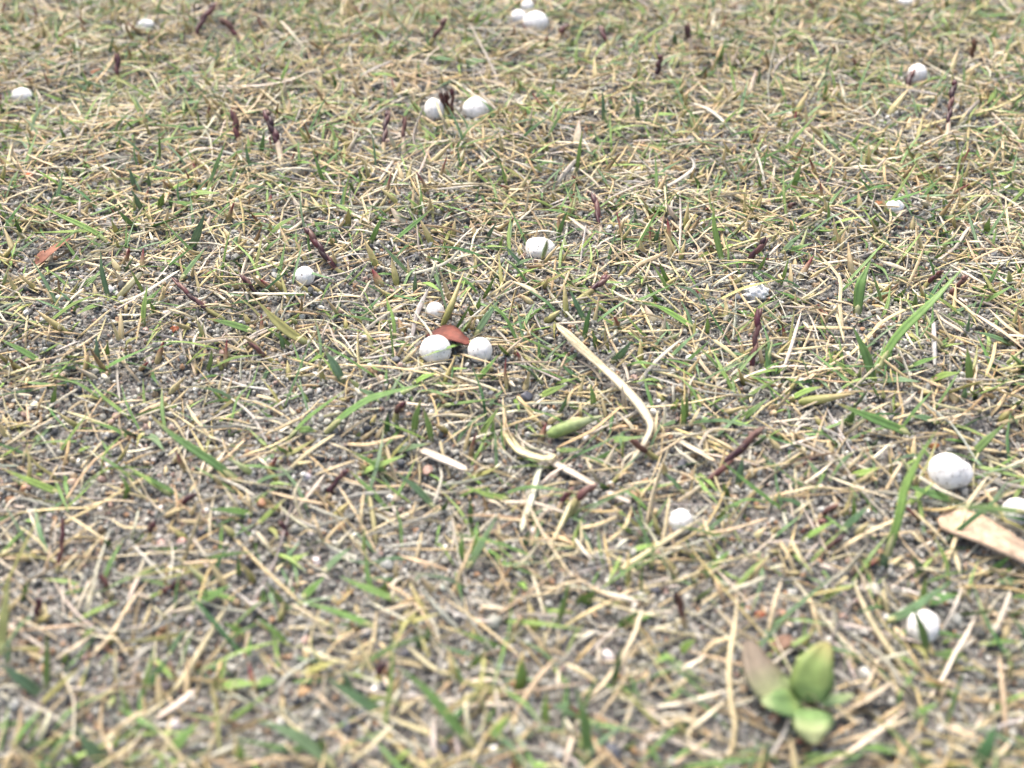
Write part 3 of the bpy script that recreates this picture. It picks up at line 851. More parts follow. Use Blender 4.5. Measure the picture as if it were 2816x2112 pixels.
# ------------------------------------------------------------------ measured plants and straws
# "cell(column row) width[colour] x,y x,y ..." measured in 16 enlarged cells of the photograph
GREEN = """
00 50 600,1659 420,1540 240,1420|00 40 560,885 440,840 330,785|00 50b 1590,630 1480,560 1370,500|00 40m 1600,600 1340,620
00 25 820,1140 1000,1030|00 35 1200,1150 1050,1020|00 45g 1180,1659 1140,1540 1110,1430|00 30 1380,1420 1370,1110
00 35 1790,1650 1880,1400 1960,1200|00 40b 1430,1659 1560,1600 1690,1520|00 30 2180,1480 2120,1230|00 30 1540,920 1760,870
00 40 0,220 120,280|00 30 610,550 820,520|00 60b 280,430 360,370|00 30 40,980 0,900|00 40b 120,1180 190,1000|00 30 570,1240 510,1070
00 35g 950,470 980,330|00 30 1200,280 1010,330|00 35b 800,90 780,0|00 30g 1300,1650 1280,1480|00 40m 30,1640 190,1600
10 45d 1460,490 1740,520|10 45d 1750,540 2000,530|10 35 600,1620 550,1470 490,1300|10 40b 910,1600 880,1450|10 25 930,1170 1100,1110
10 35b 190,760 250,620 310,480|10 30 2170,1640 2100,1380|10 35 2140,1420 1980,1220|10 40b 1880,230 1960,90|10 35 1400,170 1450,300
10 30 1900,420 2040,320 2200,220|10 40b 620,700 570,640|10 35d 700,790 660,640|10 30 1180,1300 1350,1180|10 28 950,860 1170,870
10 40 40,1350 70,1120|10 30 300,1410 480,1410|10 40g 0,360 60,280|10 30b 240,230 170,120|10 35b 150,540 260,400|10 30 860,270 950,240
10 30 1040,300 1300,250|10 35b 2130,1030 2180,930|10 32 1200,440 1330,400|10 30 520,1650 730,1640|10 35g 900,120 960,20|10 28b 1270,840 1340,760
20 30 400,710 560,540|20 40b 1080,390 1230,280 1370,180|20 45g 1100,1080 1080,860|20 35 550,1520 580,1320 610,1110|20 35b 440,1110 230,960
20 35 640,1130 760,1220 960,1230|20 28b 1160,1040 1260,990 1440,990|20 30 1880,1040 2200,1070|20 30b 1780,1130 1990,910|20 35b 2000,1160 2180,1060
20 35g 1590,690 1700,560|20 28 110,1580 330,1580|20 40g 790,1090 780,770|20 35b 700,760 740,880|20 40b 350,860 370,700|20 35 1640,1660 1560,1500
20 30b 100,810 30,650|20 35 240,590 20,520|20 40b 500,430 540,330|20 30 1880,180 1760,210|20 30b 1400,560 1590,520|20 30 1330,460 1380,400
20 35 600,640 560,540|20 28 880,700 1180,670|20 30b 2170,1640 2120,1500|20 40b 1780,550 1840,380|20 30 2120,750 2140,560|20 30b 980,430 960,330|20 40g 1410,390 1400,270
30 50 960,1659 860,1550 760,1400|30 50b 210,1650 250,1520 290,1400|30 30b 690,1320 860,1080|30 25b 570,490 880,420|30 25 480,850 600,870|30 35b 1690,290 1830,170
30 40b 0,130 100,20|30 40b 350,60 440,10|30 35b 150,400 240,300|30 45b 840,130 1000,20|30 35 1360,300 1470,230 1560,130|30 30 1490,550 1500,330
30 35b 700,660 800,520|30 30 130,620 330,670|30 30g 600,780 640,860|30 30b 1280,900 1320,980|30 40b 1960,690 1990,610|30 40 2000,760 1890,900|30 40b 1900,390 1990,220
30 45 2212,120 1770,150|30 30b 1640,1340 1760,1330|30 40 2060,1440 2120,1300|30 40b 1930,1520 2060,1500 2180,1440|30 35 860,160 760,140
01 60m 1220,330 1400,270 1610,200|01 50 1200,330 1100,240 1010,150|01 45 960,460 820,350 640,260 490,190 340,100|01 70g 1640,520 1700,370 1770,180
01 80g 1560,770 1660,640 1780,480|01 45b 860,370 800,340 520,350 240,350|01 40b 190,450 300,350|01 60m 370,1480 180,1370 0,1270|01 50 350,1400 540,1290
01 45g 950,960 880,680 870,510|01 50 910,960 780,1000 660,1060|01 45g 860,1530 840,1380 830,1230|01 35b 1260,900 1130,670|01 70b 1240,1180 1250,1000 1275,800
01 45b 930,1450 930,1290|01 45o 1080,1430 1100,1300 1210,1250|01 70m 2212,1215 2000,1150 1780,1090|01 35b 1570,1530 1740,1370 1850,1280
01 40 820,1580 1010,1470 1330,1320|01 45b 440,1659 530,1550 640,1430|01 30 1190,1480 1340,1390|01 40b 1790,1560 1830,1350|01 55b 700,120 500,20
01 60b 1540,40 1900,10|01 55g 1260,200 1190,80 1130,-30|01 50b 1380,150 1420,0|01 45o 1030,390 960,240|01 40 1080,690 1170,540|01 40b 100,330 200,180
01 50g 1480,130 1490,30|01 35b 1350,1060 1280,930|01 40 440,870 560,790|01 45b 610,1210 700,1110|01 35 2010,600 2130,510|01 35 660,160 480,230|01 40b 1580,1090 1480,1050
11 45b 980,460 1040,330 1100,190|11 45m 1150,460 1380,270 1540,130|11 45g 1350,740 1180,560 1060,420|11 40b 1380,800 1480,790 1600,860|11 55o 800,300 800,140
11 40b 1450,190 1250,10|11 45m 1930,900 1740,690|11 40b 1960,930 2070,720|11 40b 1900,1030 1940,900|11 70g 1890,1250 2000,1080 2100,930|11 70b 2212,1440 2080,1300
11 60m 1880,1659 2000,1530 2100,1400|11 70g 760,1659 720,1580 650,1450 580,1340|11 90o 450,1310 300,1230 170,1120 10,940|11 45g 240,1370 200,1200|11 35 1170,1330 1330,1330
11 50b 1350,1659 1460,1600 1570,1560|11 35b 70,1200 200,1180|11 35b 1640,140 1820,0|11 30b 1680,590 1620,420|11 35 760,780 900,640|11 30b 980,1040 1090,960
11 30b 2110,500 2140,370|11 40g 1370,880 1380,690|11 35g 1980,440 2080,260|11 40m 1930,120 2030,180|11 30b 1650,170 1500,100|11 40b 1900,1090 1820,1000|11 35 520,380 640,330
21 35g 260,580 310,350|21 40m 390,430 480,160|21 45b 530,570 640,450 740,320|21 40g 1080,290 1045,80|21 45g 640,1140 560,980 480,800|21 40 700,1150 1040,900
21 55b 1830,660 1750,320 1740,90|21 45b 1370,900 1210,620|21 40b 1360,800 1270,600|21 50b 1280,970 1160,790|21 65b 1590,1190 1330,1030 1180,950|21 40b 1690,1230 1690,1060
21 45 620,1290 690,960|21 45m 420,1400 200,1310 20,1220|21 75g 260,1659 130,1530 0,1470|21 40 0,650 190,570|21 40 0,750 240,650|21 60g 860,1480 1040,1280|21 45g 1350,1450 1620,1190
21 35b 1200,1290 1080,1180 940,1010|21 60b 400,160 160,50|21 35 1700,1050 1560,860 1380,800|21 40b 1200,150 1340,170|21 45b 2030,1110 2212,930|21 40b 2120,690 2212,520|21 35b 360,1659 560,1610
21 30b 540,540 380,450|21 30m 1190,540 1330,450|21 40d 870,210 780,130|21 40g 1220,460 1280,300|21 40b 1180,210 1240,110|21 35 1890,330 1700,340|21 40 80,1230 360,1160|21 45b 730,1350 690,1190
31 80m 930,1600 1050,1350 1170,1190 1430,940 1600,750 1710,630|31 85m 920,1659 830,1380 735,1165|31 90m 770,1070 800,800 890,590|31 60m 1000,1010 940,830 880,620
31 55m 1830,980 2130,800|31 35b 510,290 520,70|31 40b 520,290 840,210|31 55m 1080,330 880,130|31 55g 110,540 310,340|31 50m 140,520 390,440|31 45b 1460,370 1640,310|31 70m 1210,1520 1480,1420
31 70b 1380,1640 1660,1560|31 55b 780,1610 550,1440|31 60g 1710,1250 1750,1040|31 65b 1740,1659 1720,1330|31 55g 2140,1330 1770,1200|31 110m 2260,1560 2080,1390|31 60b 1690,1080 1360,850
31 40 0,940 100,870|31 40b 50,1220 200,1130|31 50g 950,1640 1320,1640|31 55g 1200,1540 1040,1400|31 35b 110,800 180,560|31 50m 1080,970 1200,820|31 35b 1380,610 1560,490|31 45b 230,240 450,150
31 45 580,110 740,80|31 40b 1520,180 1510,60|31 35 1580,220 1730,130|31 55b 1890,370 1920,210|31 40g 760,1140 960,1050|31 60b 1250,1030 1280,860|31 40b 40,1600 190,1490|31 40b 2130,740 2212,620|31 45b 400,330 560,340
02 65b 550,960 250,840 0,720|02 50b 870,840 890,640 960,540 1060,430|02 45b 560,1090 700,960 850,800|02 70m 2080,860 1840,680 1500,450 1290,260|02 55b 1480,970 1280,830 1070,690
02 50b 1060,1030 1100,900 1030,770|02 40g 1180,920 1400,720|02 75m 0,1490 140,1340 260,1210|02 55b 0,640 200,520|02 55g 1200,430 1330,470 1420,580|02 45g 1180,460 1030,370|02 45m 1140,490 1000,400 760,310
02 45b 450,200 490,0|02 60b 1950,160 1780,0|02 50m 2212,1130 1800,1080|02 40m 960,1390 880,1340|02 40b 1160,1380 1260,1290|02 45b 2060,1659 2060,1500|02 35b 300,780 370,790|02 40 660,590 790,540
12 65m 260,500 460,290 820,20|12 90m 580,450 750,290 1000,130 1450,0|12 55m 1590,190 1850,160 2110,120|12 60b 1360,450 1430,120|12 55b 1520,510 1440,190|12 55g 1180,590 1520,510|12 60m 1200,850 1020,700 800,570
12 60b 860,790 1080,700 1300,610|12 60g 1560,1090 1380,900 1210,760|12 60m 350,400 530,410|12 60g 1080,160 880,40|12 50b 930,1480 940,1220|12 85g 1820,1620 1960,1370 2090,1130|12 55b 1920,470 2100,200|12 45b 2040,500 2060,300
12 55b 1770,1540 1780,1280|12 90g 560,1650 690,1530 830,1400|12 50b 290,600 160,520|12 50m 1850,1250 1850,970|12 50m 1590,1120 1660,1000|12 50b 0,1230 150,1090 270,980|12 60o 1850,820 2140,690|12 55b 250,1550 460,1460|12 50b 2200,1000 1800,880
12 40b 310,600 280,520|12 60d 1130,440 1140,250|12 40b 500,1460 430,1340|12 45b 870,480 900,410|12 55g 1240,420 1210,320
22 55b 700,240 680,0|22 50b 1480,380 1460,80|22 55b 1500,320 1520,60|22 50g 1500,960 1290,740|22 40b 960,660 970,470|22 60m 800,490 1150,450|22 60m 1960,330 2212,120|22 60g 2090,260 1940,100|22 40b 1840,290 1990,350 2100,300
22 65g 1950,900 2000,620|22 50b 1760,1190 1850,1080|22 50b 1050,1290 890,1190|22 60b 1020,1450 1250,1380|22 50g 2080,540 2212,440|22 60b 220,120 480,0|22 45m 370,570 620,560|22 60b 1690,200 1850,110|22 50b 1380,230 1440,120
22 60 820,910 760,850|22 50g 110,1400 160,1250|22 55g 400,260 480,90|22 55b 1870,980 1820,840
32 80m 1250,440 900,300 580,160|32 75b 1010,1540 1130,1150 1180,900 1300,650 1460,390|32 55b 1190,1060 1440,850|32 70m 1640,1010 1400,950 1210,880|32 65m 2260,1115 1760,1070 1450,1030|32 60g 620,1280 760,1160 900,1030|32 55b 700,800 980,720
32 65m 970,130 890,0|32 60g 740,200 870,40|32 40b 630,380 700,250|32 70m 1730,660 1880,500 2050,340|32 70g 1470,340 1230,280|32 50b 290,1350 590,1170|32 55m 1740,510 1500,480|32 60b 0,460 150,370|32 70m 1870,1659 1980,1570 2090,1490
32 45b 740,1180 740,950|32 50m 1040,1440 1090,1320|32 55b 180,140 480,20|32 55g 1680,150 1700,0|32 45b 1790,100 1720,30|32 90g 1000,1600 980,1440|32 60g 870,560 960,470|32 50b 290,800 370,730|32 60b 2100,200 2212,130|32 60m 690,370 750,200|32 70g 1340,1659 1240,1470
03 55b 400,1010 400,740 405,460|03 90g 350,1030 170,890 0,760|03 90o 10,700 40,350 80,-20|03 60b 640,400 840,300 1040,210|03 60b 1240,210 1400,140|03 80m 1660,250 2000,70|03 60g 1450,700 1610,440|03 100d 1270,1000 1450,700
03 60b 1220,1090 1280,850 1340,590|03 60o 350,1110 540,930 700,780|03 80m 110,1480 380,1130|03 60b 240,1450 360,1200|03 110g 940,1659 780,1480 660,1340|03 80m 1060,1659 1250,1500|03 110m 1440,1560 1590,1400 1730,1250|03 80b 1850,980 2212,930
03 45b 190,230 250,20|03 80b 2090,1659 2080,1420|03 55o 1820,1050 1900,800|03 45b 700,540 830,440|03 80g 60,770 90,560|03 60b 690,1650 560,1500|03 55b 560,760 580,660|03 60b 2120,530 1930,400
13 80m 1290,240 900,90 720,0|13 80m 1060,460 940,410 640,300 330,200|13 95m 1900,1500 1700,1270 1440,960 1230,790|13 80g 1150,1220 850,1040 620,880|13 110g 690,1659 330,1380 0,1240|13 70m 300,620 160,490 0,350
13 70b 280,290 80,50|13 65b 90,290 60,100|13 80m 390,200 600,0|13 60g 870,1080 740,790|13 70o 380,850 740,720|13 60o 1160,430 1600,320|13 60b 1480,580 1490,400|13 80b 1990,1450 2212,1180|13 90m 0,940 170,910|13 70b 1190,1600 1350,1500
13 60b 1840,810 1960,650|13 70o 2140,1010 1760,900|13 60g 1430,640 1360,480|13 60b 1080,160 1130,40|13 60b 590,1540 560,1380|13 60b 960,880 780,840
23 110g 600,1210 350,1120|23 110m 660,1620 620,1250 550,950|23 80g 820,1360 640,1280|23 65b 390,440 440,250 500,50|23 120b 590,250 720,120|23 80m 870,960 960,590|23 70b 1430,680 1600,540|23 60b 960,1490 1090,1420|23 60b 1570,220 1750,90
23 80b 300,1300 300,1000|23 110b 60,1000 80,700|23 60b 1200,760 1400,690|23 70b 900,460 1100,300|23 80b 2000,1620 2110,1500|23 100g 2150,1659 2212,1450|23 70b 130,1620 330,1659|23 60b 60,40 130,120
33 90m 1380,700 1330,480 1250,260|33 70g 990,410 1230,300 1600,30|33 90m 1720,730 1420,670|33 80m 1830,600 2212,570|33 55b 440,230 600,130 770,70|33 70m 1190,1250 1480,1100|33 110d 1790,1659 1970,1270|33 90m 1180,1530 780,1490
33 100m 2080,1659 2212,1580|33 90d 1370,240 1620,180|33 60m 240,1620 480,1530|33 80g 2212,60 1960,50|33 70b 1330,250 1370,0|33 60b 2080,350 2212,280|33 60b 1480,580 1620,520
"""
DRY = """
00 25 760,790 1010,470|00 25 740,1090 600,840|00 20 750,1200 880,840|00 20 1220,1080 1350,830|00 22 640,300 560,220 480,20|00 26 740,1030 1010,1010|00 24 1700,1250 1910,920|00 26p 1400,840 1290,630|00 24k 540,760 880,830
00 30g 1510,1400 1700,1290 1900,1280|00 22 900,1110 1100,1090|00 26p 400,1370 100,1350|00 24 560,1620 850,1430 1110,1600|00 28 1000,1500 1400,1480|00 24k 1030,550 1540,180|00 22 500,300 780,440|00 26 1550,180 1310,0|00 24 200,540 200,330|00 24 1730,1100 1990,1000
00 26k 1600,400 1480,500|00 26 290,1120 550,880|00 22 430,1280 640,1050|00 32p 60,680 240,740|00 24 330,700 0,720|00 26t 1250,1260 1440,1400|00 24 200,1500 100,1350|00 28t 2080,900 2200,1100|00 36w 10,1050 70,1000|00 26 1430,1030 1560,1160|00 26p 1880,650 2200,690
10 35 2110,730 2000,500 1840,190|10 35 1670,1150 1600,1000 1540,830|10 30 860,1600 1090,1530|10 30 820,1540 540,1380|10 30 1240,1410 790,1310|10 28 1100,1340 900,1240|10 24 580,1390 800,1210|10 26 1360,1590 1500,1270|10 30 1750,1659 1570,1500
10 40g 1400,1350 1360,1180 1440,930|10 20 850,250 1060,40|10 30p 440,460 200,170|10 28 740,200 740,0|10 26t 330,1150 520,930|10 26 1180,830 1400,760|10 30 600,1659 840,1659|10 28g 740,1650 590,1480|10 26p 250,1310 520,1340|10 24 1860,1290 2090,1520
10 26 1230,600 1600,600|10 26p 1690,760 1890,860|10 28k 1480,690 1800,650|10 26t 1280,640 1350,470|10 26 2040,530 2200,520|10 30t 250,950 30,760|10 26 1950,1300 1960,1060|10 26p 560,1470 140,1470|10 24k 820,420 1080,470|10 30w 880,840 820,750|10 30g 1230,1330 1070,1560
20 50g 1240,1659 1420,1570 1570,1460 1560,1380 1490,1340|20 25 600,1640 820,1340|20 55p 340,1659 450,1500 560,1370|20 45p 790,1659 570,1450|20 30 240,1570 110,1310|20 30 180,1220 0,1030|20 70g 1920,1190 1820,1040 1690,940 1530,880|20 25 1470,1220 1690,930|20 35 1740,580 1820,370
20 26t 1120,820 1210,610|20 30p 540,750 1000,730|20 26 990,1080 1030,780|20 24 640,1120 820,1040|20 26k 1020,1240 1330,1320|20 28 880,1380 1350,1380|20 26t 2000,1430 1780,1260|20 24 280,1340 530,1310|20 28w 1340,1650 1240,1650|20 28 2110,1500 2100,1270|20 28g 2200,1650 2100,1270|20 24 1700,600 2000,620
20 26t 30,980 240,650|20 24k 340,1080 530,970|20 24 860,1450 1000,1250|20 26 500,750 620,570|20 26p 1200,370 1380,340|20 26 1400,1000 1680,960|20 30p 1230,1100 1440,1050|20 26 1500,1220 2050,1200|20 24 100,640 150,540|20 24t 1660,1640 1760,1380|20 26 300,0 500,110
30 38 740,1480 480,1280 210,1030|30 30t 340,890 430,730 560,520|30 26p 750,930 680,900 600,620|30 28p 620,1050 900,1020 980,920|30 32 1030,1659 1000,1370|30 32p 360,1600 830,1580|30 26 560,1210 880,1070|30 45k 1340,560 1450,400|30 50g 1600,1090 1830,860
30 26g 20,1000 0,700 80,290|30 30g 40,660 80,560 240,430|30 26 860,490 1060,390|30 26t 1130,480 1040,330|30 26 960,340 1280,190|30 28 1430,390 1270,260|30 28k 1060,610 970,470|30 26 1300,760 1540,700|30 26g 1200,870 1320,760|30 24 1310,1040 1460,880|30 26k 1490,1320 1290,1220|30 28 830,1160 1030,1130|30 26t 1180,1100 1050,1000
30 26p 920,1310 1180,1260 1340,1180|30 28k 1780,1200 2060,1040|30 30t 2040,1440 2030,1170|30 26g 1880,1640 2060,1540|30 28 1650,1440 1500,1330|30 30p 630,1440 780,1390|30 26 280,1390 490,1310|30 28t 2200,1310 2030,1250|30 26p 1110,1430 1440,1420|30 28k 1800,1010 2200,990
01 38p 2090,520 1960,470 1800,440 1570,440|01 38p 975,970 1120,930 1240,880 1560,670|01 32 0,960 390,670|01 32 0,1060 190,960|01 28 660,1270 960,1010|01 34g 400,1460 480,1380 680,1290|01 35t 1220,1659 1000,1380|01 25 970,1590 860,1300|01 28t 1710,1110 1450,1010|01 28k 700,1640 740,1440 720,1290
01 28t 400,890 300,730|01 55w 950,1659 880,1570|01 40t 0,1600 320,1490|01 45t 1720,990 2000,990|01 28 1250,540 1540,580|01 80o 1010,930 1230,690|01 28k 1680,740 2100,740|01 30t 1700,850 1860,680|01 32p 1330,470 1290,340|01 26p 1180,500 1210,350|01 28 1420,470 1560,400|01 26w 1430,700 1430,560|01 26 690,240 690,20|01 26 560,660 690,480|01 26t 880,870 970,680
01 30 1040,150 890,70|01 28 1100,1090 1210,890|01 26 1350,1400 1590,1380|01 28k 100,1310 360,1170|01 26 400,1330 430,1130|01 26 1300,1570 1560,1530|01 28 500,1140 620,1070|01 30 1830,850 2000,970|01 24g 650,930 750,740|01 30w 1900,1280 1980,1190|01 26t 1230,1590 1560,1400|01 26 1200,1080 1450,1120|01 26t 220,1360 240,1060|01 30k 2110,390 2060,0
11 40g 440,810 600,740 800,690 990,590|11 45t 2190,800 2060,690 1850,510|11 38 1210,740 1540,660 1700,570 1820,420|11 70g 1350,1250 1400,1030 1500,820|11 26 860,1450 1180,1400|11 38 730,1250 1180,1230|11 40t 910,1620 880,1170|11 28 990,990 1330,930|11 30k 1080,960 1270,820|11 34t 1580,940 1690,850|11 38t 1970,930 2212,760
11 50p 330,1570 510,1500|11 45w 480,960 580,950|11 45p 690,1620 830,1580|11 26p 1410,550 1390,260|11 26 1500,780 1560,540|11 28g 850,990 990,760|11 28 800,110 1080,60|11 24 200,300 240,110|11 28k 320,1170 540,1140|11 26p 960,600 1270,690|11 28t 1440,420 1260,370|11 28 1560,260 1980,130|11 26t 640,850 770,760|11 26 1000,350 910,30|11 26 240,1390 60,1310|11 26k 1530,1190 1290,1100|11 28p 160,1090 210,960
11 28t 980,1410 1100,1310|11 34g 560,1290 640,1100|11 28 870,470 700,420|11 26p 1680,1140 2000,1060|11 28t 1300,1659 1400,1480|11 30p 1420,1659 1700,1540|11 26t 300,1360 450,1200|11 28 240,480 100,620|11 26 600,800 520,600|11 28t 820,780 960,840|11 34w 60,500 100,440|11 26t 1000,1520 1070,1659|11 26 1730,1390 2100,1500|11 30t 1640,560 1700,820|11 28p 1420,1580 1400,1420
21 50p 740,420 480,210|21 30t 1030,580 1190,250|21 35t 1530,830 1360,590|21 60t 990,730 1110,620 1250,560 1340,500|21 60t 260,930 180,850 0,770|21 45t 1990,1490 1730,1270|21 40t 1470,1060 1160,780|21 45t 1780,1659 1550,1340|21 26k 1500,1310 1700,1250|21 28t 990,640 840,440|21 28t 1580,1110 1880,910|21 30p 2212,290 1850,270|21 55p 1300,1010 1000,930 820,830|21 26p 200,970 700,900
21 45g 1080,1659 1250,1460 1500,1240|21 26t 680,1180 1470,1190|21 28 320,950 380,560|21 26 580,700 640,280|21 28t 230,290 360,250|21 30 30,330 180,290|21 28 700,900 900,870|21 26k 1300,560 1660,530|21 28 360,960 500,670|21 28p 1440,560 1450,0|21 28t 1100,850 1200,590|21 26g 1480,630 1720,420|21 28t 820,640 1100,600|21 26 1480,770 1560,650|21 26t 1460,1000 1510,830|21 30t 220,640 500,740|21 26 680,870 750,610|21 28t 720,1370 960,1180|21 28k 900,1520 1080,1330|21 26 1040,1320 1270,1290|21 28t 370,1640 480,1390|21 26 1730,830 1950,680|21 28k 880,1250 1150,1080
31 45t 660,1310 620,1000 620,750 440,540|31 35p 350,640 700,590|31 40g 1420,630 1620,480 1720,330 1830,250|31 55p 1230,690 950,590|31 38t 1240,680 1280,230|31 38t 1190,850 1360,450|31 26p 0,560 130,430|31 35t 1820,650 1700,380|31 110t 2280,1420 1770,1040|31 60t 2250,1290 1900,1000|31 70p 1720,1230 1520,1110 1400,980
31 50t 640,1470 830,1300 980,1130 1230,1000 1440,950|31 45t 270,1170 740,1180|31 35t 0,1360 620,1310|31 40p 80,1659 180,1400 270,1100 290,1010|31 28t 560,960 660,1300|31 50p 1360,960 1240,830|31 45t 1620,1340 1440,1010|31 65g 1440,1500 1430,1110|31 90t 1160,1610 1600,1480|31 40t 1880,1600 1970,1280|31 30t 800,1010 520,930|31 30p 1740,640 2212,560|31 34t 1980,460 2212,280|31 28 2100,430 2050,40
31 28p 490,560 740,350|31 26t 0,200 160,100|31 28 700,400 880,360|31 26t 680,380 740,200|31 26p 1300,320 1450,330|31 26t 250,290 480,180|31 28t 1000,340 1180,150|31 26p 1040,200 1310,130|31 28t 860,110 1150,130|31 26t 330,180 240,20|31 26t 190,400 70,290|31 28p 300,520 310,400|31 30t 560,800 320,930|31 28t 230,960 540,730|31 30p 60,1400 340,1380|31 28t 1500,1380 1430,1240|31 26t 1300,480 1320,340|31 36t 1640,620 1880,680|31 28t 1030,560 1240,380|31 30p 1700,430 1890,430|31 30t 2212,430 1730,610|31 34t 880,1020 700,840|31 30p 1180,1200 1290,1370
02 40t 1030,400 730,290 550,230|02 32t 240,480 230,140|02 38k 540,740 600,480|02 36w 420,780 650,770|02 30t 1900,680 2120,480|02 38t 960,1390 790,1270 550,1110|02 28g 550,1100 400,1040 100,960|02 45t 1570,1570 1740,1090|02 40g 1930,1440 1770,1480 1700,1350|02 28k 1080,690 1450,560|02 34t 1300,1240 1080,1240 930,1150|02 30p 1130,1360 1200,1080|02 26g 810,1260 830,1120|02 28k 1540,1200 1500,850|02 35t 2080,1110 1930,880|02 32t 2170,1130 2120,900
02 38t 1880,530 1700,320 1600,150|02 30p 380,1430 230,1050|02 30t 2212,360 1780,290|02 40g 700,990 940,990|02 55g 270,390 500,300|02 28k 310,290 400,40|02 28p 0,90 280,100|02 30t 130,510 30,370|02 28t 200,700 210,560|02 28t 420,870 500,700|02 28t 890,230 960,90|02 36t 1200,250 1480,110|02 26t 1470,190 1640,20|02 30t 950,180 1250,140|02 40w 650,690 830,600|02 30t 880,940 1220,960|02 28t 1480,690 1590,520|02 30p 1600,540 1880,550|02 40p 1770,800 1960,560|02 28t 1400,150 1200,250|02 28t 1700,1030 2050,900|02 28g 1340,1170 1700,830|02 30t 640,1650 830,1370|02 30p 1080,590 1330,540|02 28t 430,1330 500,1140|02 30g 1240,1480 1500,1310|02 34t 380,1620 440,1380|02 30p 1400,1540 1600,1640|02 40p 1200,1640 1290,1430
12 40t 80,440 420,280|12 50t 240,790 440,600 690,430|12 55t 770,520 980,525 1290,445|12 45t 640,1050 100,930|12 38t 420,1220 330,960 410,780|12 38t 580,1390 480,1100|12 60t 170,1490 0,1270|12 65o 1040,1400 980,960|12 45g 700,1000 1180,940|12 38t 910,1320 930,940|12 40t 1240,900 1120,520|12 40t 1680,820 1590,480|12 70t 2150,550 2130,100|12 50t 730,460 1060,250|12 40t 1640,1190 1830,1010|12 55w 1860,1360 2100,1110|12 55t 1660,1610 1230,1480|12 30t 850,600 640,510|12 36t 500,790 860,660
12 50p 200,160 0,100|12 34t 520,300 760,240|12 38p 940,130 850,30|12 34t 1150,70 1160,0|12 38t 1440,110 2000,20|12 36p 1350,160 1430,50|12 34t 1300,700 1440,620|12 36p 1100,210 880,220|12 36g 1560,590 1380,690|12 40t 1780,330 1920,230|12 34p 180,1080 150,960|12 34p 230,1180 220,1080|12 40p 1230,1190 1180,1040|12 40t 1320,1190 1380,1010|12 36t 1480,1180 1620,1060|12 50t 120,1390 200,1300|12 36p 0,620 140,740|12 36t 2200,1330 2040,1260|12 44t 330,700 500,670|12 36g 1900,700 1960,600
22 55t 1160,1240 1210,960 1370,500|22 60t 870,1640 1350,1340 1690,1130|22 50t 1420,1020 1640,880|22 45t 300,1470 430,1200 540,950|22 45t 540,1260 910,1150|22 45t 800,1390 980,1230 1040,1040|22 40p 970,1240 1190,1240|22 60p 400,630 180,560 0,430|22 45t 1240,920 1640,800|22 40t 1550,1310 2212,1160|22 40t 1790,1380 1720,1340 1650,1160|22 55t 1610,1580 2150,1450|22 60k 200,260 40,100|22 55p 1070,430 920,250|22 40k 370,560 700,400 960,180|22 40g 1560,660 1690,420 1820,370|22 40t 750,850 640,640|22 40t 950,1180 880,1050|22 50t 600,760 960,720
22 34p 160,220 290,110|22 44t 600,300 590,160|22 40t 1250,560 1260,220|22 40p 460,280 320,250|22 36t 1640,400 1960,400|22 40t 2100,0 2060,160|22 40t 640,90 680,0|22 44t 780,180 860,60|22 40t 1520,380 1630,200|22 50p 1640,720 1450,590 1400,520|22 40t 1200,500 1390,420|22 40t 740,1000 1060,880|22 36p 200,1080 360,1090|22 40t 900,1530 1330,1540|22 40t 310,1390 90,1330|22 40p 540,1330 700,1530|22 44t 1100,1000 1240,820|22 40t 1460,1390 1380,1560|22 40t 2030,1000 2180,870|22 36t 130,440 300,440|22 44t 2212,640 2090,700|22 34t 620,290 500,300|22 36t 590,1260 700,1520
32 45t 640,450 840,300|32 50t 1150,970 1080,820 740,480|32 65t 1560,1400 1240,1080|32 60t 1500,1620 1600,1400 1730,1040 1910,790|32 55k 1310,1080 1500,1090 1730,1040|32 60t 550,1470 870,1280 1250,1110|32 50t 910,1310 1290,1270|32 40p 800,730 1060,510|32 38t 650,770 870,520|32 50p 670,1650 870,1370|32 50t 240,1659 100,1350|32 50t 390,1659 200,1350|32 75p 310,860 570,660|32 44t 0,990 230,920|32 45g 180,450 320,270 430,190|32 40p 50,570 440,450|32 50p 1720,1010 1270,780
32 40t 1050,310 1330,230|32 40t 1490,350 1730,240|32 40p 1330,230 1840,260|32 55t 2212,610 1560,540|32 40t 1760,240 1370,140|32 45t 1010,940 1190,640|32 38p 190,1300 130,1100|32 38t 640,1190 550,920|32 40t 2010,360 2212,280|32 50w 1790,960 1990,900|32 40t 300,300 200,160|32 38t 40,250 200,60|32 38t 360,630 280,520|32 38t 880,240 1060,150|32 40p 1080,260 1290,60|32 45t 2000,680 1820,590|32 40t 1920,280 2060,80|32 40t 1800,500 1490,380|32 50p 600,1620 430,1560|32 40p 180,1150 400,990|32 50k 680,900 980,700|32 40p 0,1600 140,1560|32 40t 2212,900 1900,1010|32 44t 1280,1250 1380,1420 1480,1560|32 60t 1600,1420 1660,1659|32 40p 1290,1420 1420,1360
03 70t 1390,1130 1590,870 1960,260|03 32p 560,370 550,60|03 40p 620,390 720,170 800,0|03 50p 1130,330 1130,170 1200,0|03 70t 780,700 950,520 1110,250 1310,0|03 45t 1200,500 1310,230|03 45g 1210,520 1530,350|03 50t 470,730 820,490|03 55w 640,1340 400,1180 130,1030|03 40p 140,1110 0,1010|03 40t 1010,970 1000,600|03 60t 900,1420 1280,1150|03 60t 1620,1659 1280,1230|03 38t 0,480 420,450 620,430 900,390|03 40t 2110,720 2150,470|03 45g 1110,760 1300,600|03 50g 600,980 830,970|03 95p 1330,1240 1690,980|03 60g 1650,1659 2000,1480 2212,1500
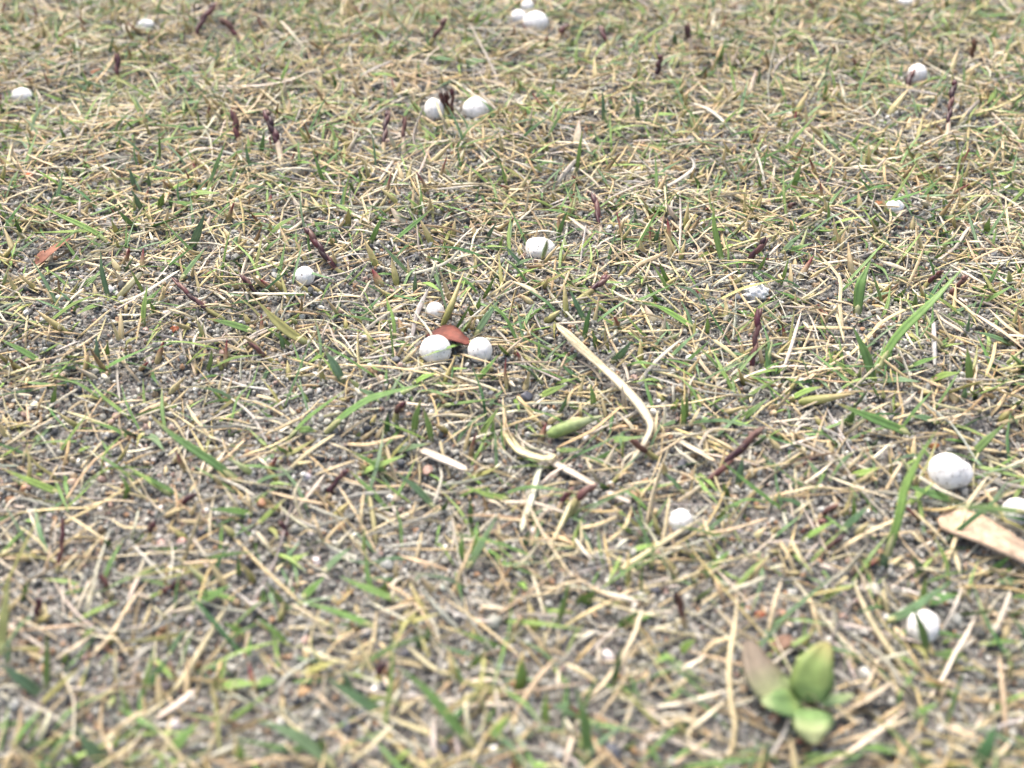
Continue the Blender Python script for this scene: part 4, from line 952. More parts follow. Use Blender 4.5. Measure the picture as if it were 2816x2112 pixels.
03 40p 740,340 790,100|03 36p 910,240 820,130|03 60p 340,1440 430,1170|03 40t 420,1180 570,1030|03 44t 550,880 420,840|03 40p 1560,470 1520,430|03 36t 1460,380 1320,260|03 40t 1830,1230 2100,1060|03 36g 1080,450 1280,430|03 44t 850,1390 720,1300|03 34k 1180,1020 1050,990|03 40p 1480,1659 1400,1500|03 40p 1550,640 1690,420|03 40k 1920,680 1860,900|03 60g 190,960 0,950|03 40t 210,460 220,370|03 34t 1080,1450 1160,1330|03 44t 1290,1320 1270,1240
13 50t 660,590 480,350 290,240|13 50t 900,840 1010,560 1050,250|13 55g 1760,470 1590,300 1400,80|13 45t 1850,480 1800,170|13 50t 860,780 380,610|13 38t 640,640 860,460|13 40t 780,700 1040,550|13 60t 1780,880 1540,800 1300,600|13 50t 1520,810 1140,740|13 55g 1530,960 1640,560|13 55p 1680,1140 2212,1110|13 65t 1690,1460 1160,1230|13 65t 770,1640 1190,1270|13 45t 720,1190 500,980|13 65t 450,1400 260,1230 200,1020|13 60p 1850,1400 1820,1000|13 90g 1540,1659 1540,1200|13 85g 1750,1659 1720,1340|13 50p 1850,910 2100,890|13 50p 2110,1260 2060,950|13 50p 2212,320 1930,260
13 60t 450,1659 240,1430|13 44k 690,260 850,100|13 44p 270,200 310,0|13 44t 340,80 450,50|13 44p 1180,250 1180,110|13 44t 930,690 700,740|13 44t 270,450 640,430|13 44t 1220,720 1060,570|13 60w 1150,1180 1250,950|13 44p 450,1400 360,1280|13 50p 1400,1180 1450,1070|13 44t 1580,460 1610,370|13 44t 2080,190 2140,0|13 44t 600,1360 750,1400 720,1620|13 44t 1440,1540 1340,1390|13 44p 1560,1080 1740,1080|13 50p 880,1570 1060,1640|13 44t 1700,900 1560,1030
23 65t 610,1110 780,940 960,690 1060,490 1130,260|23 60t 750,940 450,750|23 80t 0,1230 240,870 400,690|23 60p 1150,1130 1400,1110 1650,1050 1900,970|23 60p 1460,1400 1830,1090|23 70t 1340,1659 1600,1480 1770,1330|23 90g 1140,1659 1145,1420 1230,1380 1350,1400 1600,1500 1820,1570|23 75t 1830,1659 1900,1500 1930,1300 1880,1000 1880,700 1930,400 1950,100|23 50t 430,450 880,210|23 50w 540,360 0,320|23 60p 1110,230 810,150|23 45t 590,130 0,120|23 45w 1140,320 1400,300|23 40p 1200,470 1430,400|23 60w 1550,350 1770,230|23 55g 1680,640 1570,450|23 50w 520,530 730,480|23 45w 550,600 740,470|23 45k 540,760 740,530
23 40t 1030,680 1540,500|23 50t 930,900 1150,790|23 55t 1200,980 1160,800|23 40t 1380,1010 1520,890|23 55t 1640,680 1760,570 1900,540|23 65p 430,1100 400,780|23 65p 560,1430 450,1220|23 65t 830,1640 700,1400|23 80p 460,1640 520,1380|23 50p 750,880 750,600|23 55p 1800,850 1750,700|23 60w 1860,120 2212,0|23 55t 1840,230 1750,0|23 50w 1190,60 1390,0|23 60t 1270,1240 1650,1260|23 50g 880,1200 1150,1120|23 44t 290,700 290,480|23 50t 400,680 400,470|23 50p 1090,560 1170,700|23 60t 1040,120 900,180|23 80p 1380,850 1690,680|23 44t 1130,260 1230,190|23 50t 2160,590 1960,480 1760,270|23 44t 600,1040 700,960|23 50t 900,1000 1000,1080|23 50p 1300,760 980,770
33 85t 1240,870 1070,660 900,400 765,110 760,0|33 75t 1010,850 740,550|33 45p 1460,560 1600,300 1680,90|33 60p 1350,1110 1500,900 1620,660 1720,500 1830,260|33 75p 480,1659 820,1440 1220,1130|33 60t 900,1290 1200,1090|33 55p 1880,560 1980,440 2100,130|33 55t 1980,900 1750,720|33 50t 1880,520 1850,300 1800,150|33 65t 2060,1400 2030,1000 2000,680|33 40t 640,310 60,180|33 60t 460,540 400,320 340,150|33 50t 0,500 120,20|33 40t 580,100 690,0|33 50w 330,20 0,20|33 50t 1140,260 980,20|33 50t 1040,330 1000,60|33 90t 1880,1430 1500,1280
33 80t 1720,1280 1660,1000|33 50t 1900,1659 2090,1440|33 50p 2140,1330 2212,1230|33 60t 590,970 950,890|33 50t 500,1470 1240,1230|33 38k 250,1540 830,1230|33 50t 1480,1110 1560,900|33 55g 760,1280 480,1080|33 60g 0,1600 150,1330 210,1170|33 50t 130,960 330,860|33 44t 1850,1120 1920,1000|33 44t 2060,740 2212,700|33 60p 1640,660 1790,530|33 44t 760,800 660,640|33 60t 1230,1650 1250,1540|33 60t 1540,1440 1780,1560|33 44t 1760,230 1640,60|33 44t 1330,200 1130,150|33 50p 1920,1240 1940,1080|33 44p 340,1300 120,1370
"""
LONGDRY = [
    ('o', 15, [(2512, 360), (2580, 335), (2735, 298), (2830, 250)], 'long pinkish green culm lying across thick turf behind a purple spike'),  # straws that run over a cell edge, and broad flat pieces: colour, width px, source pixels, label
    ('p', 12, [(450, 237), (704, 236), (800, 219), (880, 185)], 'long pale flat straw lying level in thick turf, bent near one end'),
    ('w', 28, [(1153, 1237), (1215, 1262), (1284, 1292)], 'short broad flat white straw piece lying on dark sand'),
    ('w', 24, [(1500, 1262), (1570, 1298), (1640, 1338)], 'broad flat white straw piece ending at a pink spikelet'),
    ('w', 24, [(1668, 1352), (1700, 1366), (1734, 1382)], 'short white straw piece in line with a broader white one'),
    ('p', 20, [(1433, 1462), (1462, 1370), (1486, 1278)], 'cream flat straw leaning down from a tan joint'),
    ('t', 28, [(1380, 1180), (1430, 1240), (1500, 1262), (1530, 1250)], 'tan flat straw with a joint where pale straws meet'),
    ('w', 24, [(1868, 1212), (1915, 1238), (1966, 1268)], 'flat whitish straw piece with dark lines beside the purple spike'),
]
BUDS = """
10 50t 400,1340 220,1070|10 60t 1480,1450 1700,1220|10 55t 1530,1640 1490,1450|10 55t 1740,1560 1820,1380|10 70t 1270,1590 1220,1400|10 45t 1480,840 1500,670|10 50o 1190,850 1280,650|10 55t 280,1040 290,850|10 60o 560,800 560,660|10 45t 1840,1650 1860,1420|10 60p 520,1240 490,1120
20 110p 560,1290 580,1030|20 60o 320,1330 190,1130|20 65t 320,1520 340,1350|20 50p 1000,640 1040,460|20 80o 990,1590 1060,1440|20 70o 1740,930 1840,740|20 50p 2050,850 2110,590|20 60o 630,560 690,330|20 60t 720,720 710,480|20 60o 1020,1220 1110,1150|20 50t 910,980 870,850|20 50t 1420,1180 1450,1020|20 45o 1780,1580 1790,1470|20 60t 900,150 950,20|20 45o 80,800 30,640|20 60t 1680,1160 1740,1060|20 50t 120,480 110,370
30 70o 220,1030 350,780|30 65o 560,1250 320,1050|30 55t 1700,650 1850,540|30 85t 1030,1010 1120,890 1220,760|30 50t 390,1020 470,860|30 45t 580,1100 560,920|30 60p 660,880 640,740|30 50o 1230,560 1240,390|30 55t 1580,640 1650,400|30 60t 270,300 300,170|30 60t 1210,1150 1230,1000|30 60t 1620,1110 1730,950|30 50t 1990,450 1940,310
01 75o 600,1240 310,1020|01 70t 1050,1290 1040,1010|01 60r 1220,690 1240,480|01 60r 1350,1500 1420,1270|01 65t 1690,1580 1680,1430|01 55p 1780,340 1820,190|01 70t 1990,420 1930,310|01 60o 550,720 540,660|01 60t 480,960 400,860|01 70t 1030,700 960,560|01 60o 1860,900 1810,830|01 55o 1900,310 1850,230|01 60o 2160,1150 2100,1040|01 60o 1920,1550 1870,1430|01 60t 130,540 30,300|01 60p 420,640 440,460|01 60t 830,920 810,790
11 70o 1060,680 930,400|11 90p 1290,290 1160,130|11 60o 1540,490 1410,220|11 60o 1700,410 1720,230|11 70o 1220,820 1170,560|11 80k 1280,1230 1230,1090|11 60o 780,1200 770,1070|11 60o 290,1640 270,1450|11 50t 300,540 200,280|11 55t 440,220 430,50|11 55o 1890,720 1900,560|11 90r 1090,830 1000,660|11 70o 1600,1180 1680,1000 1800,680|11 60t 950,300 930,180|11 60o 590,900 470,800|11 70o 260,860 110,720|11 60o 480,900 340,760|11 60t 580,190 470,30|11 55t 1900,410 1850,240|11 60t 1850,1020 1930,980|11 70t 1270,1480 1400,1340|11 80r 110,140 130,20
21 60k 1500,400 1640,200|21 70o 1880,830 2030,690|21 60t 1680,930 1690,790|21 65o 1110,1480 1110,1270|21 60o 1720,1500 1700,1320|21 60o 470,1090 450,760|21 60o 930,350 830,230|21 50o 1450,600 1500,410|21 60t 1660,620 1600,470|21 90p 1230,1150 1150,980|21 70p 940,290 1020,190|21 60o 60,560 80,440|21 70o 280,1130 420,1020|21 60t 1860,400 1940,350|21 70t 180,970 60,880|21 60p 1340,520 1440,460
31 70t 730,740 710,600 690,430|31 60r 250,780 400,540|31 45o 550,130 540,10|31 60t 800,180 780,0|31 60o 300,960 420,860|31 60t 230,660 230,560|31 60o 870,880 900,820|31 60t 420,440 440,380|31 60o 1450,660 1540,620|31 55t 1240,340 1260,200|31 60t 1620,300 1560,220
02 70p 1770,790 1880,650|02 60t 1650,960 1700,830|02 60t 560,600 520,480|02 70t 80,400 20,260|02 70o 2050,1330 1900,1200|02 55o 480,540 440,450|02 60t 1440,800 1430,700
12 60o 200,850 60,700|12 70t 1040,480 1100,360|12 60o 990,360 1040,260|12 70o 660,1160 820,1010|12 60p 660,1450 830,1250|12 55p 340,280 290,200|12 60t 1090,900 1030,920|12 65k 2000,1140 1960,950
22 70t 260,380 100,190|22 70r 230,530 300,330|22 60t 1650,200 1600,80|22 70o 1320,150 1240,60|22 80o 480,1180 600,1000|22 80t 2090,1340 2200,1230
32 70t 1250,650 1270,440|32 80t 540,620 520,480|32 80t 1640,160 1540,50|32 70t 460,1340 490,1190|32 60o 470,370 400,270|32 80t 1030,1580 1180,1480|32 90o 1990,330 2150,180
03 70o 940,600 1010,470|03 80t 410,400 380,230|03 70k 770,1250 740,1130|03 70t 880,1050 1000,980
13 80t 240,1160 230,1040|13 80t 880,350 860,240|13 80p 930,1380 1000,1220|13 90p 1160,1220 1240,980|13 90o 1890,600 1880,420|13 70t 700,240 660,160
23 110o 210,480 140,220|23 90k 830,1320 760,1200|23 100o 60,900 100,640|23 90t 1170,180 1090,30
33 90t 2030,560 2090,380|33 70t 900,1000 960,890|33 80t 1420,700 1380,520
"""
PEB = """
02 1240,310 100 t|02 1010,270 100 r|02 960,330 70 r|02 780,190 70 w|02 930,1020 80 k|02 870,1080 65 w|02 1390,1070 75 w|02 920,450 90 l|02 1500,690 70 k|02 2030,890 75 o|02 1740,1300 100 k|02 630,850 110 r|02 580,1560 60 w|02 70,480 80 l|02 90,1000 90 o|02 790,740 90 d|02 1330,660 60 l|02 690,40 100 d|02 430,1140 95 g|02 1570,1360 100 r|02 1400,1390 110 r|02 1590,680 80 t|02 770,1060 75 t|02 1100,230 80 g|02 2150,1560 110 k|02 1050,200 70 g|02 1200,820 80 d|02 300,650 60 r|02 210,900 90 o|02 1500,1540 70 d
01 250,830 95 d|01 960,840 80 w|01 1080,760 85 l|01 760,840 70 g|01 240,1030 90 g|01 1440,1050 100 l|01 1290,580 50 t|01 1560,530 50 o|01 1310,720 65 g|01 1920,1390 90 r|01 1970,560 60 w|01 700,740 70 g|01 220,720 60 t|01 1260,1190 70 r|01 2020,1480 90 g|01 530,910 120 w|01 1890,1300 70 r|01 1580,1440 90 g|01 1720,700 60 g|01 630,790 60 g
11 820,540 90 d|11 430,510 90 d|11 1210,270 110 t|11 870,260 80 l|11 1100,1010 70 l|11 1190,1110 110 l|11 1380,570 80 d|11 310,1340 70 l|11 400,1360 60 l|11 1090,1620 110 t|11 1010,1550 110 o|11 510,1585 65 w|11 140,230 70 l|11 1210,1450 100 d|11 990,1510 90 l|11 1920,480 70 w|11 1020,1400 70 g|11 400,1080 70 l
21 440,430 50 w|21 1010,510 50 w|21 400,270 50 g|21 1130,1060 90 t|21 1530,1450 70 w|21 1430,740 60 w|21 1260,1500 60 d|21 870,1240 100 d|21 570,1230 80 t
31 1950,540 70 l|31 500,1060 65 r|31 2060,1050 80 r|31 1130,560 90 t|31 400,1360 50 w|31 620,140 50 w|31 410,1570 70 r
12 560,640 110 k|12 890,840 100 g|12 480,1290 90 l|12 520,1540 110 w|12 340,1250 110 g|12 700,250 80 l|12 1490,750 130 r|12 1330,770 100 d|12 50,1030 110 o|12 1250,680 110 d|12 450,800 70 w|12 740,1240 110 o|12 1160,980 90 w|12 1640,1420 80 w|12 1130,1570 150 g|12 1210,990 120 t|12 840,150 60 d|12 1520,240 60 w
22 1470,690 110 d|22 1080,1170 90 d|22 120,110 130 d|22 410,830 80 t|22 360,800 60 r|22 280,1000 80 w|22 190,1270 90 w|22 1700,970 110 g|22 1150,830 70 o|22 450,1450 120 g|22 1250,1470 110 r|22 1650,300 80 l|22 1960,1270 90 g|22 1130,20 130 d
32 440,540 90 l|32 100,760 110 d|32 600,960 120 k|32 420,720 60 g|32 690,1520 80 r|32 450,1530 70 o|32 580,340 70 w|32 1740,1450 70 o|32 400,420 90 d|32 160,850 70 r
03 740,840 130 d|03 1510,1290 170 l|03 1410,960 140 g|03 1640,370 80 l|03 190,590 110 b|03 270,1520 100 k|03 1640,630 70 w|03 280,720 80 o|03 1090,1130 80 l|03 1690,1470 110 l|03 610,1210 90 l|03 300,60 80 l|03 880,340 70 l|03 1230,870 70 w|03 450,1340 160 k|03 840,1310 70 o|03 120,1110 130 l|03 1460,1560 110 l|03 920,620 90 b|03 1370,510 70 o|03 980,1540 110 d
13 2060,1500 110 w|13 780,1290 150 d|13 930,1200 170 d|13 420,1010 120 o|13 90,1150 100 l|13 1620,100 90 w|13 180,370 60 w|13 2110,790 100 l|13 1740,360 90 d|13 1390,260 150 d|13 1290,680 130 d|13 2050,400 190 g|13 1100,960 150 k|13 1920,830 140 g|13 1040,1500 90 l|13 1260,1450 110 b|13 220,1260 120 l|13 1350,1050 120 g|13 1630,780 90 w|13 1740,280 80 g|13 360,1080 110 k|13 1620,1500 130 d|13 950,480 130 l
23 870,1520 170 d|23 60,1340 180 g|23 1430,640 90 r|23 1470,590 70 d|23 1190,1170 110 t|23 2160,330 90 o|23 2040,280 70 o|23 940,560 90 g|23 1380,1610 110 l|23 1630,1330 120 t|23 830,690 130 w|23 390,1540 110 w|23 530,630 80 g|23 1030,620 80 k|23 1240,120 110 d|23 960,1240 110 k|23 780,1280 110 o|23 1330,150 60 r|23 460,70 80 g
33 1640,380 140 l|33 900,120 180 l|33 180,720 110 d|33 1580,1130 170 g|33 120,330 110 o|33 840,840 130 l|33 690,440 110 l|33 300,800 90 d|33 560,340 80 l|33 650,350 90 r|33 500,1000 80 k|33 1240,560 120 k|33 1840,880 90 g|33 150,460 90 l|33 1000,340 90 g|33 50,1230 110 o
"""
def parse(txt):
    out = []
    for tok in txt.replace('\n', '|').split('|'):
        tok = tok.split()
        if not tok:
            continue
        c, r = int(tok[0][0]), int(tok[0][1])
        w = tok[1]
        key = w[-1] if w[-1].isalpha() else ''
        pts = [S(c, r, *map(float, t.split(','))) for t in tok[2:]]
        out.append((float(w.rstrip('abcdefghijklmnopqrstuvwxyz')) * 704 / 2212, key, pts))
    return out
def near(p):
    d = [((p[0] - x) ** 2 + (p[1] - y) ** 2, ph) for x, y, ph in LAND]
    dd, ph = min(d)
    dd = math.sqrt(dd)
    return ('touching' if dd < .0025 else 'beside' if dd < .006 else 'near' if dd < .014 else 'in turf around') + ' ' + ph

def size_word(L, a, b, lo='short', hi='long'):
    return lo if L < a else hi if L > b else 'mid-length'

def plen(pts):
    return sum(math.dist(a, b) for a, b in zip(pts, pts[1:]))

def bent(pts):
    return plen(pts) / max(math.dist(pts[0], pts[-1]), 1) > 1.02

# pebbles -----------------------------------------------------------
PCOL = {'t': ((.40, .33, .24), 'tan'), 'r': ((.40, .27, .22), 'pinkish'), 'w': ((.70, .69, .66), 'white'), 'k': ((.035, .038, .045), 'black'), 'l': ((.47, .46, .43), 'light grey'),
        'o': ((.38, .22, .12), 'orange'), 'd': ((.10, .11, .125), 'dark blue-grey'), 'g': ((.27, .26, .245), 'grey'), 'b': ((.28, .17, .11), 'brown')}
peb_shapes = [grain_mesh('pebble', 900 + k, 3, .2) for k in range(10)]
BIGP = {('03', 740, 840): 'the dark blue-grey pebble', ('03', 1510, 1290): 'the broad light grey pebble', ('13', 2060, 1500): 'the bright white pebble',
        ('02', 930, 1020): 'the glossy black pebble', ('02', 1240, 310): 'the tan pebble on bare sand'}
pebs = []
for tok in PEB.replace('\n', '|').split('|'):
    tok = tok.split()
    if not tok:
        continue
    x, y = map(float, tok[1].split(','))
    u, v = S(int(tok[0][0]), int(tok[0][1]), x, y)
    d = float(tok[2]) * 704 / 2212
    p = at(u, v, .0003)
    r = d * px_mm(p) / 2 * .88
    p = at(u, v, r * .35)
    pebs.append((p, r, tok[3]))
    ph = BIGP.get((tok[0], int(x), int(y)))
    if ph:
        LAND.append((p[0], p[1], ph))
for k, (p, r, key) in enumerate(pebs):
    src = peb_shapes[k % 10]
    me = src.copy()
    me.materials.clear()
    me.materials.append(M_PEBBLE)
    a = me.attributes.new('col', 'FLOAT_COLOR', 'POINT')
    c = jit(PCOL[key][0], .15)
    a.data.foreach_set('color', np.tile(np.array([*c, 1.0], np.float32), len(me.vertices)))
    o = link('pebble', me, None, tuple(p))
    o.scale = (r, r, r)
    o.rotation_euler = (random.uniform(-.4, .4), random.uniform(-.4, .4), random.uniform(0, 6.28))
    sz = 'tiny' if r < .0005 else 'small' if r < .0008 else 'large'
    nm = near(p) if not any(abs(p[0] - x) + abs(p[1] - y) < 1e-6 for x, y, _ in LAND) else 'half sunk among finer sand grains'
    tag(o, f'{sz} {PCOL[key][1]} pebble {nm}', 'pebble', 'pebbles among the sand grains')

# heaps for what cannot be counted
H_DRY, H_GREEN, H_STUB = Heap(), Heap(), Heap()

# green blades ------------------------------------------------------
GNAME = {'d': 'dark green', 'm': 'green', 'b': 'bright green', 'o': 'olive', 'g': 'grey-green'}
items = []
for w, key, pts in parse(GREEN):
    key = key or random.choice('mmbg')
    base = at(*pts[0], -.0003)
    f = px_mm(base)
    L = plen(pts) * f
    rise = (pts[0][1] - pts[-1][1]) / max(math.dist(pts[0], pts[-1]), 1)
    lift = L * (.20 + .42 * max(rise, 0)) + .0017
    d = np.concatenate([[0], np.cumsum([math.dist(a, b) for a, b in zip(pts, pts[1:])])])
    d /= d[-1]
    if len(pts) == 2:      # a slight natural bow
        m = ((pts[0][0] + pts[1][0]) / 2 + random.uniform(-.05, .05) * (pts[1][1] - pts[0][1]), (pts[0][1] + pts[1][1]) / 2 + random.uniform(-.05, .05) * (pts[1][0] - pts[0][0]))
        pts = [pts[0], m, pts[1]]
        d = np.array([0, .5, 1])
    P = clear_granules(lambda h: catmull(pix_curve(pts, [-.0003 + h * s ** .85 for s in d]), 11), lift)
    hw = w * f / 2 * (1.32 - .34 * abs(rise))
    mark(P[::2], hw * .6)
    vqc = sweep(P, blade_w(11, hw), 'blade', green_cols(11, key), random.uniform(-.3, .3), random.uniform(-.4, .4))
    items.append(dict(P=P, base=P[0], L=L, key=key, pts=pts, vqc=vqc, area=L * hw, w=hw))
used = [False] * len(items)
shoots = []
for i, a in enumerate(items):
    if used[i]:
        continue
    grp = [i]
    used[i] = True
    for j in range(i + 1, len(items)):
        if not used[j] and np.linalg.norm(a['base'] - items[j]['base']) < .0016 and len(grp) < 4:
            grp.append(j)
            used[j] = True
    shoots.append(grp)
shoots.sort(key=lambda g: -sum(items[i]['area'] for i in g))
for n_, grp in enumerate(shoots):
    if n_ >= 300:
        for i in grp:
            H_GREEN.add(items[i]['vqc'])
        continue
    a = items[grp[0]]
    root = link('grass_shoot', None, None, tuple(a['base']))
    if len(grp) == 1:
        wd = 'broad ' if a['w'] > .0006 else 'thin ' if a['w'] < .00036 else ''
        lab = f"{size_word(a['L'], .005, .010)} {wd}{GNAME[a['key']]} {'curved' if bent(a['pts']) else 'straight'} grass {near(a['base'])}"
    else:
        num = {2: 'two', 3: 'three', 4: 'four'}[len(grp)]
        lab = f"{GNAME[a['key']]} shoot of {num} blades {near(a['base'])}"
    if len(lab.replace('-', ' ').split()) > 16:
        lab = lab.replace('mid-length ', '').replace('straight ', '')
    tag(root, lab, 'grass shoot', 'green grass shoots in the turf')
    for i in grp:
        single('blade', items[i]['vqc'], M_GREEN, items[i]['base'], root, a['base'])
    # the pale sheath the blades come out of
    P = a['P'][:5]
    P = catmull(np.array([P[0], P[1], P[2]]), 6)
    single('sheath', sweep(P, a['w'] * np.array([.5, .6, .62, .62, .6, .1]), 'bud', np.tile(jit((.42, .44, .22)), (6, 1))), M_SHEATH, P[0], root, a['base'])

# dry straws --------------------------------------------------------
SNAME = {'t': 'tan', 'k': 'golden brown', 'p': 'pale cream', 'g': 'grey', 'w': 'whitish', 'b': 'brown', 'o': 'olive tan'}
STRAW_COL['o'] = (.40, .37, .18)
straws = []
for w, key, pts in parse(DRY):
    key = key or random.choice('tttpkg')
    base = at(*pts[0], .0002)
    f = px_mm(base)
    L = plen(pts) * f
    rise = (pts[0][1] - pts[-1][1]) / max(math.dist(pts[0], pts[-1]), 1)
    hi = random.uniform(.0007, .0018) + .10 * L * max(rise, 0)
    d = np.concatenate([[0], np.cumsum([math.dist(a, b) for a, b in zip(pts, pts[1:])])])
    d /= d[-1]
    if len(pts) == 2:
        q = random.uniform(-.045, .045)
        m = ((pts[0][0] + pts[1][0]) / 2 + q * (pts[1][1] - pts[0][1]), (pts[0][1] + pts[1][1]) / 2 - q * (pts[1][0] - pts[0][0]))
        P3 = [pts[0], m, pts[1]]
        d = np.array([0, .5, 1])
    else:
        P3 = pts
    P = clear_granules(lambda h: catmull(pix_curve(P3, [.0001 + h * math.sin(1.9 * s) for s in d]), 10), hi)
    hw = w * f / 2 * .70
    mark(P[::3], hw)
    sec = 'flat' if w > 60 * .318 else 'straw'
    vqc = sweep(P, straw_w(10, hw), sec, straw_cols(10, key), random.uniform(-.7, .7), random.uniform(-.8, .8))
    straws.append(dict(base=P[0], L=L, key=key, pts=pts, vqc=vqc, area=L * hw, w=hw))
straws.sort(key=lambda s: -s['area'])
for k, a in enumerate(straws):
    if k >= 300:
        H_DRY.add(a['vqc'])
        continue
    o = single('dry_straw', a['vqc'], M_STRAW, a['base'])
    lab = f"{size_word(a['L'], .006, .011)} {SNAME[a['key']]} {'bent' if bent(a['pts']) else 'straight'} {'broad ' if a['w'] > .0004 else 'thin ' if a['w'] < .00022 else ''}straw {near(a['base'])}"
    tag(o, lab, 'straw', 'dry straws lying in the turf')
for key, w, pts, lab in LONGDRY:
    P = catmull(pix_curve(pts, [.0005, .0014, .0016, .0012][:len(pts)]), 14)
    hw = w * px_mm(P[7]) / 2
    W = hw * np.interp(np.linspace(0, 1, 14), [0, .04, .5, .95, 1], [.15, .9, 1, .8, .1])
    o = single('flat_straw', sweep(P, W, 'flat', straw_cols(14, key), random.uniform(-.2, .2), .2), M_STRAW, P[0])
    tag(o, lab, 'straw', 'dry straws lying in the turf')

# buds and cut stubs ------------------------------------------------
BNAME = {'t': 'tan', 'o': 'olive', 'p': 'pale', 'r': 'red-tipped', 'k': 'brown', 'g': 'green'}
for w, key, pts in parse(BUDS):
    base = at(*pts[0], -.0002)
    f = px_mm(base)
    L = plen(pts) * f
    rise = (pts[0][1] - pts[-1][1]) / max(math.dist(pts[0], pts[-1]), 1)
    lift = L * (.25 + .45 * max(rise, 0))
    d = np.linspace(0, 1, len(pts))
    P = catmull(pix_curve(pts, [-.0003 + lift * s for s in d]), 10)
    hw = w * f / 2
    mark(P[::3], hw)
    o = single('grass_bud', sweep(P, bud_w(10, hw), 'bud', bud_cols(10, key), random.uniform(0, 3)), M_SHEATH, P[0])
    tag(o, f"{size_word(L, .003, .0055, 'stubby', 'slender')} {BNAME[key]} pointed grass bud {near(P[0])}", 'grass bud', 'pointed grass buds in the turf')

# ------------------------------------------------------------------ the uncounted rest: turf between the measured plants
def blocked(P):
    u, v, d = project(P)
    G = GP
    e = ((u[:, None] - G[:, 0]) / (G[:, 2] * .96)) ** 2 + ((v[:, None] - G[:, 1] + G[:, 3] * .12) / (G[:, 3] * .88)) ** 2
    return bool(np.any((e < 1) & (d[:, None] < G[:, 4] + .002)))
GP = np.array(GRAN_PIX)

def cover(x, y):
    """how thick the turf is, 0..1: thin on the sandy side, thick further on"""
    u, v, d = project(np.stack([x, y, gz(x, y)], -1))
    fu = np.clip(u / 2816, -.3, 1.3)
    fv = np.clip(v / 2112, -.3, 1.3)
    c = np.interp(fv, [-.3, .28, .42, .6, .8, 1.1], [1.0, .95, .82, .62, .55, .55])
    sandy = np.exp(-((fu - .10) / .30) ** 2) * np.exp(-((fv - .62) / .25) ** 2)
    c = c * (1 - .55 * sandy)
    cl = .5 + .5 * np.sin(x * 310 + 3 * np.sin(y * 160)) * np.sin(y * 280 + 2 * np.sin(x * 190))
    return c * (.62 + .5 * cl)

def scatter(n, seed):
    x, y = area_points(n, seed, .025)
    keep = rng.random(len(x)) < cover(x, y)
    return x[keep], y[keep]

# fallen straw
x, y = scatter(34000, 21)
for px_, py_ in zip(x, y):
    far = py_ > .17
    L = min(.017, .0056 * math.exp(random.gauss(.2, .5)))
    th = random.gauss(0, .75) if random.random() < .6 else random.uniform(0, math.pi)
    dx, dy = math.cos(th) * L / 2, math.sin(th) * L / 2
    if random.random() < .5:
        dx, dy = -dx, -dy
    z0 = float(gz(px_, py_))
    lo, hi = random.uniform(0, .0007), random.uniform(.0002, .0018)
    q = random.gauss(0, .12)
    pts = np.array([(px_ - dx, py_ - dy, z0 + lo), (px_ - dy * q, py_ + dx * q, z0 + (lo + hi) / 2 + random.uniform(-.0001, .0005)), (px_ + dx, py_ + dy, z0 + hi)])
    if blocked(pts) or (crowded(pts) and random.random() < .7):
        continue
    n = 5 if far else 7
    P = catmull(pts, n)
    w = random.uniform(.00008, .00019)
    key = random.choices('tkpgwb', (40, 13, 20, 21, 1, 5))[0]
    H_DRY.add(sweep(P, straw_w(n, w), 'straw', straw_cols(n, key), random.uniform(-1, 1), random.uniform(-.6, .6)))
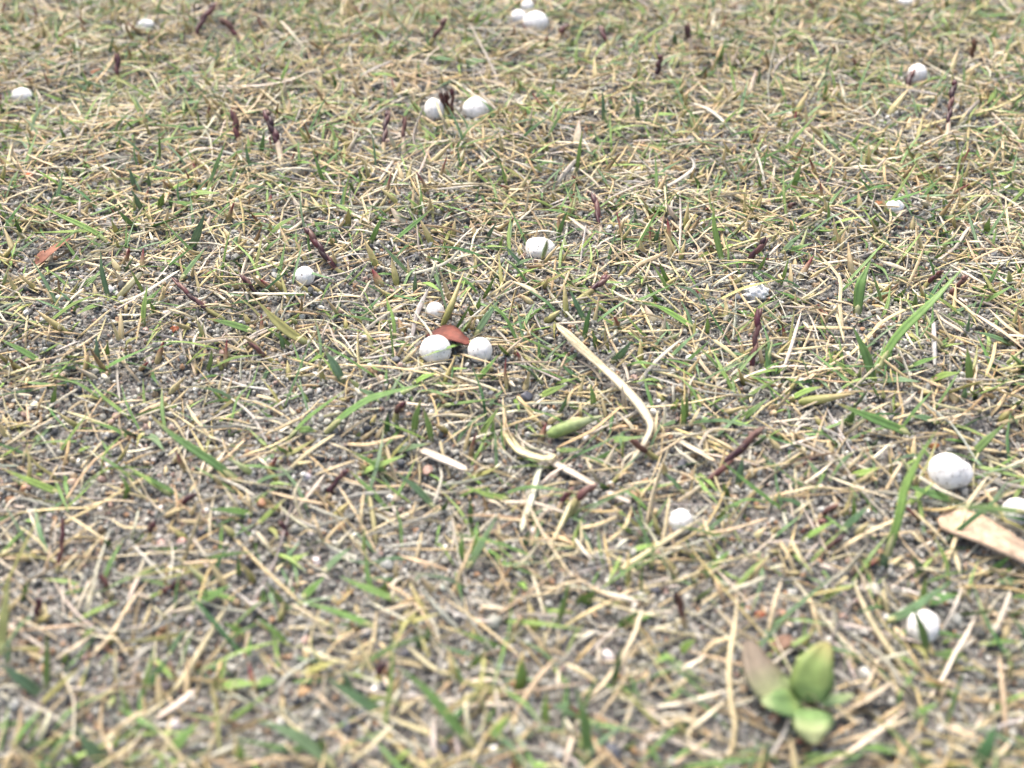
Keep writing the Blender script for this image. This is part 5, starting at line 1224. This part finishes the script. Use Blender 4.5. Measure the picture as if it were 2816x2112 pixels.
# chaff: very short pale bits
x, y = scatter(5000, 22)
for px_, py_ in zip(x, y):
    L = random.uniform(.0006, .0022)
    th = random.uniform(0, 6.28)
    z0 = float(gz(px_, py_)) + random.uniform(.0002, .0006)
    P = np.array([(px_ + math.cos(th) * L * s, py_ + math.sin(th) * L * s, z0 + random.uniform(0, .0003)) for s in (0, .3, .7, 1)])
    if blocked(P):
        continue
    H_DRY.add(sweep(P, np.array([.2, 1, .9, .1]) * random.uniform(.00012, .0003), 'flat', straw_cols(4, random.choice('tpgwkb')), random.uniform(-.6, .6)))
# green blades
x, y = scatter(22000, 23)
for px_, py_ in zip(x, y):
    if random.random() < .10:
        continue
    L = min(.011, .0050 * math.exp(random.gauss(.12, .38)))
    az = random.uniform(0, 6.28)
    el = abs(random.gauss(.22, .24))
    z0 = float(gz(px_, py_)) - .0003
    dh, dv = math.cos(el) * L, math.sin(el) * L
    b = np.array([px_, py_, z0])
    tip = b + (math.cos(az) * dh, math.sin(az) * dh, dv + .0006)
    mid = (b + tip) / 2 + (random.gauss(0, .04) * L, random.gauss(0, .04) * L, L * random.uniform(0, .1))
    pts = np.array([b, mid, tip])
    if blocked(pts) or (crowded(pts) and random.random() < .7):
        continue
    n = 6 if py_ > .17 else 8
    P = catmull(pts, n)
    key = random.choices('dmbog', (16, 34, 24, 10, 16))[0]
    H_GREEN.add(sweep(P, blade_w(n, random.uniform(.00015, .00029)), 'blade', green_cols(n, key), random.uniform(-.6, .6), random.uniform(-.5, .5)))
# buds and stubble
x, y = scatter(7000, 24)
for px_, py_ in zip(x, y):
    L = random.uniform(.0022, .0050)
    az, el = random.uniform(0, 6.28), random.uniform(.45, 1.35)
    b = np.array([px_, py_, float(gz(px_, py_)) - .0003])
    tip = b + L * np.array([math.cos(az) * math.cos(el), math.sin(az) * math.cos(el), math.sin(el)])
    P = catmull(np.array([b, (b + tip) / 2 + rng.normal(0, .03, 3) * L, tip]), 6)
    if blocked(P) or (crowded(P) and random.random() < .7):
        continue
    key = random.choices('togprk', (42, 24, 8, 14, 6, 6))[0]
    H_STUB.add(sweep(P, bud_w(6, random.uniform(.00028, .00048), random.random() < .25), 'bud', bud_cols(6, key), random.uniform(0, 3)))

tag(H_DRY.build('dry_grass', M_STRAW), 'fallen tan straw and chaff strewn between the plants', 'straw', kind='stuff')
tag(H_GREEN.build('green_grass', M_GREEN), 'short green grass growing through the straw', 'grass', kind='stuff')
tag(H_STUB.build('grass_stubble', M_SHEATH), 'tan and olive cut grass stubble', 'stubble', kind='stuff')
